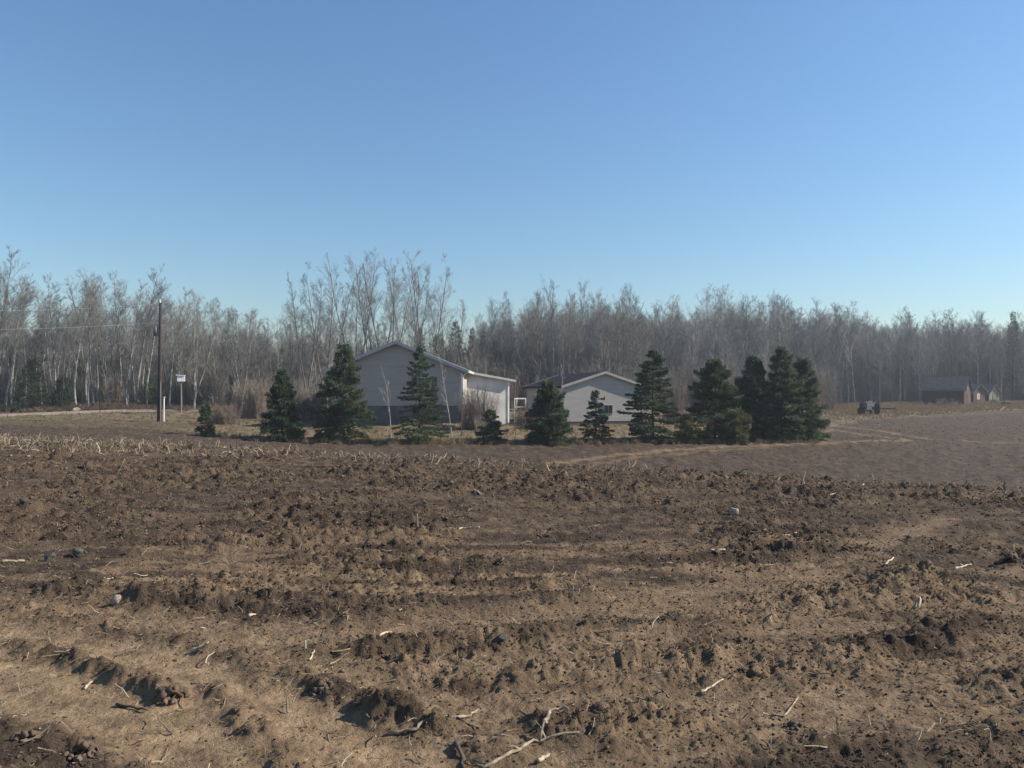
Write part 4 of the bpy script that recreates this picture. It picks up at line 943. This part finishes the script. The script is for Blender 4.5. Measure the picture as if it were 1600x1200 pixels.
lump('stone', 38, 795, 20, 15, STONE_G, 'dark grey stone nearest the left edge below the stubble', 'stone', 5)
lump('stone', 785, 1007, 22, 16, STONE_G, 'grey stone among dark clods in the lower middle', 'stone', 6)
sod('soil_lump', 835, 736, 18, 13, CLOD, 'dark soil lump on the field crest near the middle', 'soil lump', 7)
sod('soil_lump', 913, 764, 28, 14, CLOD, 'broad dark soil lump just below the crest right of middle', 'soil lump', 8)
sod('soil_lump', 245, 920, 42, 14, CLOD, 'long flat dark soil slab above the wedge stone', 'soil lump', 9)
sod('soil_lump', 1243, 1140, 38, 20, CLOD, 'large dark soil lump in the lower right', 'soil lump', 10)
sod('soil_lump', 1461, 797, 18, 14, CLOD, 'dark soil lump at the right below the crest', 'soil lump', 11)
sod('soil_lump', 1321, 856, 26, 16, CLOD, 'dark soil lump left of the tan wheel lane at right', 'soil lump', 12)
sod('soil_lump', 1332, 897, 26, 14, CLOD, 'dark soil lump on the tan lane at right', 'soil lump', 13)
sod('soil_lump', 1575, 888, 40, 14, CLOD, 'wide dark soil slab at the right edge', 'soil lump', 14)
sod('soil_lump', 503, 1072, 40, 24, CLOD, 'dark turned sod at the left end of a clod ridge', 'soil lump', 15)
sod('soil_lump', 268, 1082, 52, 28, CLOD, 'dark rooty sod on the pale lane at lower left', 'soil lump', 16)
sod('soil_lump', 40, 1152, 46, 28, CLOD, 'dark sod in the lower left corner', 'soil lump', 17)
sod('soil_lump', 125, 1176, 60, 26, CLOD, 'dark sod right of the corner sod at lower left', 'soil lump', 18)
lump('boulder', 118, 640, 18, 8, STONE_W, 'pale boulder beside the gravel drive at the left', 'boulder', 19)
lump('boulder', 1572, 631, 20, 8, STONE_G, 'grey heap of rubble right of the green shed', 'rubble', 20)

WOODP = material('bleached_wood', (0.38, 0.305, 0.22), 0.85, scale=22, col2=(0.13, 0.10, 0.07), stretch=(1, 1, 1), bump=.3)
WOODD = material('dark_stick_bark', (0.11, 0.085, 0.068), 0.9, scale=9, col2=(0.06, 0.048, 0.04), bump=.3)
def stick(name, pix, r, mat, label, cat='stick', lift=0.002, forks=(), up=None):
    """pix: photo pixels along the stick, traced onto the soil; up: heights above the soil in metres"""
    P = []
    for k, (a, b) in enumerate(pix):
        p = hit(a, b); z = float(GZ(p[0], p[1])[0]); P.append(Vector((p[0], p[1], z + lift + r)))
    if up is not None:
        b0 = P[0].copy(); P = [Vector((b0.x + (pix[k][0] - pix[0][0]) / FPX * b0.y, b0.y, b0.z - .03 + u)) for k, u in enumerate(up)]
    else:
        zs = [p.z for p in P]; n = len(P)
        if n == 2: P = [P[0], (P[0] + P[1]) / 2 + Vector((0, 0, max(0.0, float(GZ(*((P[0] + P[1]) / 2).xy)[0]) + r - (P[0].z + P[1].z) / 2))), P[1]]
    Q = []
    for a, b in zip(P[:-1], P[1:]):
        for t in (0, .33, .66): Q.append(a.lerp(b, t) + Vector((random.gauss(0, r * .5), random.gauss(0, r * .5), random.gauss(0, r * .3))))
    Q.append(P[-1]); n = len(Q)
    o = MB().tube(Q, [r * (1 - .5 * k / n) * random.uniform(.85, 1.15) for k in range(n)], 7).build(name, mat, None, True); tag(o, label, cat)
    for (k, dv, L, rr) in forks:
        d = Vector(dv).normalized(); s = Q[min(k, n - 1)]; MB().tube([s, s + d * L * .5 + Vector((0, 0, random.uniform(-.01, .02))), s + d * L], [rr, rr * .8, rr * .4], 5).build('side_twig', mat, o, True)
    return o
stick('stick', [(608, 1146), (650, 1144), (668, 1138), (735, 1120), (747, 1108)], .009, WOODP, 'long pale forked stick at the lower middle', forks=((3, (.5, -.6, .05), .11, .004), (8, (.5, -.5, 0), .17, .006)))
stick('stick', [(1096, 1079), (1104, 1073), (1130, 1063)], .007, PALE, 'short bright pale stick at the lower right of middle')
stick('stick', [(1204, 1115), (1222, 1119), (1232, 1112), (1247, 1092)], .007, WOODP, 'V shaped pale stick above the large lower right lump')
stick('branch', [(757, 1203), (800, 1186), (830, 1166), (842, 1163), (875, 1162), (905, 1158)], .009, WOODP, 'gnarled pale root wood at the bottom middle', 'branch', forks=((9, (.1, .3, .25), .10, .008), (10, (-.2, .5, .15), .13, .006), (4, (-.4, -.3, .2), .08, .007)))
stick('branch', [(853, 1146), (857, 1139), (861, 1128), (880, 1125), (888, 1130)], .010, WOODP, 'small pale hooked root piece above the gnarled root wood', 'branch')
stick('stick', [(840, 1200), (858, 1186)], .010, PALE, 'short pale stick under the gnarled root wood at the bottom edge')
stick('stick', [(716, 1166), (719, 1180), (725, 1203)], .012, WOODD, 'dark curved stick at the bottom edge left of the root wood', up=[0.0, .05, .02] if False else None)
stick('stick', [(183, 1098), (205, 1103), (230, 1109)], .008, WOODD, 'dark thin stick on the pale lane at lower left')
stick('stick', [(132, 1074), (145, 1064)], .008, PALE, 'short pale stick on the pale lane at lower left')
stick('stick', [(475, 1023), (477, 1007)], .007, PALE, 'short pale stick poking upright left of the clod ridge', up=[0, .075])
stick('stick', [(483, 1034), (491, 1026)], .007, PALE, 'tiny pale stick beside the upright one')
stick('stick', [(592, 1011), (612, 999)], .008, PALE, 'pale stick on the tan lane above the clod ridge')
stick('stick', [(300, 1022), (326, 1021)], .010, PALE, 'pale flat stick on the tan lane at left')
stick('stick', [(388, 969), (400, 962)], .012, PALE, 'pale stick on dark soil left of middle')
stick('stick', [(164, 917), (192, 911)], .014, STRAW, 'tan stick just above the wedge stone')
stick('stick', [(4, 886), (38, 884)], .016, STRAW, 'pale flat stick at the left edge below the round stones')
stick('stick', [(681, 828), (705, 828), (730, 826), (749, 829)], .013, PALE, 'long pale stalk with a kink right of the upright stake', forks=((5, (-.4, -.8, 0), .2, .012),))
stick('stalk', [(653, 826), (652, 798)], .006, PALE, 'thin pale stalk standing upright in mid field', 'stalk', up=[0, .22])
stick('stick', [(735, 770), (752, 775)], .022, PALE, 'short bright stalk piece below the crest left of middle')
stick('stalk', [(180, 751), (195, 730)], .009, STRAW, 'thick pale stalk leaning right in the left stubble', 'stalk', up=[0, .36])
stick('stalk', [(98, 742), (93, 709)], .006, STRAWG, 'tallest stubble stalk leaning left at the left', 'stalk', up=[0, .55])
stick('stalk', [(135, 744), (125, 716)], .005, STRAWG, 'thin stubble stalk leaning left beside the thick pale one', 'stalk', up=[0, .48])
stick('stalk', [(613, 718), (585, 692)], .012, PALE, 'long pale stalk slanting over the crest before the house', 'stalk', up=[0, .42])
stick('stalk', [(475, 710), (482, 688)], .007, STRAW, 'thin stalk on the crest before the dense dark spruce', 'stalk', up=[0, .38])
stick('stalk', [(712, 716), (716, 694)], .007, STRAW, 'thin stalk on the crest below the birch saplings', 'stalk', up=[0, .34])
stick('stalk', [(1345, 760), (1336, 729)], .007, PALE, 'tall thin stalk on the crest at the right', 'stalk', up=[0, .38])
stick('stalk', [(952, 771), (947, 755), (944, 739)], .010, STRAWG, 'bent dull stalk just right of the broad crest lump', 'stalk', up=[0, .22, .36])
stick('stalk', [(1012, 730), (1011, 715)], .007, STRAW, 'small thin stalk on the crest right of middle', 'stalk', up=[0, .26])
stick('stalk', [(1449, 776), (1452, 758)], .010, PALE, 'pale upright stalk on the right crest', 'stalk', up=[0, .22])
stick('stalk', [(1477, 779), (1485, 766)], .010, PALE, 'short pale stalk leaning right on the right crest', 'stalk', up=[0, .16])
stick('stick', [(1220, 848), (1234, 846), (1248, 841)], .011, PALE, 'curved pale stalk lying right of the pinkish stone')
stick('stick', [(1110, 874), (1133, 871)], .010, PALE, 'thin pale stalk lying below the pinkish stone')
stick('stick', [(1383, 887), (1396, 878)], .011, PALE, 'pale stick beside the tan lane at right')
stick('stick', [(1430, 888), (1460, 888)], .009, PALE, 'thin flat pale stalk at the right edge of the tan lane')
stick('stick', [(1500, 886), (1518, 886)], .011, PALE, 'pale stick left of the wide slab at the right edge')
stick('stick', [(1493, 900), (1510, 893)], .011, PALE, 'pale bent stick just below the flat stalks at right')
stick('stick', [(1292, 780), (1306, 778)], .013, PALE, 'bright stalk piece below the right crest')
stick('stick', [(1430, 951), (1438, 944), (1436, 953)], .010, PALE, 'small forked pale twig at the right')
# thin spring haze
hm = bpy.data.materials.new('haze_air'); hm.use_nodes = True; hn = hm.node_tree.nodes; hn.clear()
ho = hn.new('ShaderNodeOutputMaterial'); hv = hn.new('ShaderNodeVolumePrincipled'); hv.inputs['Color'].default_value = (0.86, 0.92, 1.0, 1); hv.inputs['Density'].default_value = 0.00055; hv.inputs['Anisotropy'].default_value = 0.2
hm.node_tree.links.new(hv.outputs[0], ho.inputs['Volume'])
tag(MB().box((0, 0, 8.0), (3200, 3200, 28)).build('haze', hm), 'thin pale spring haze over the whole place', kind='stuff')
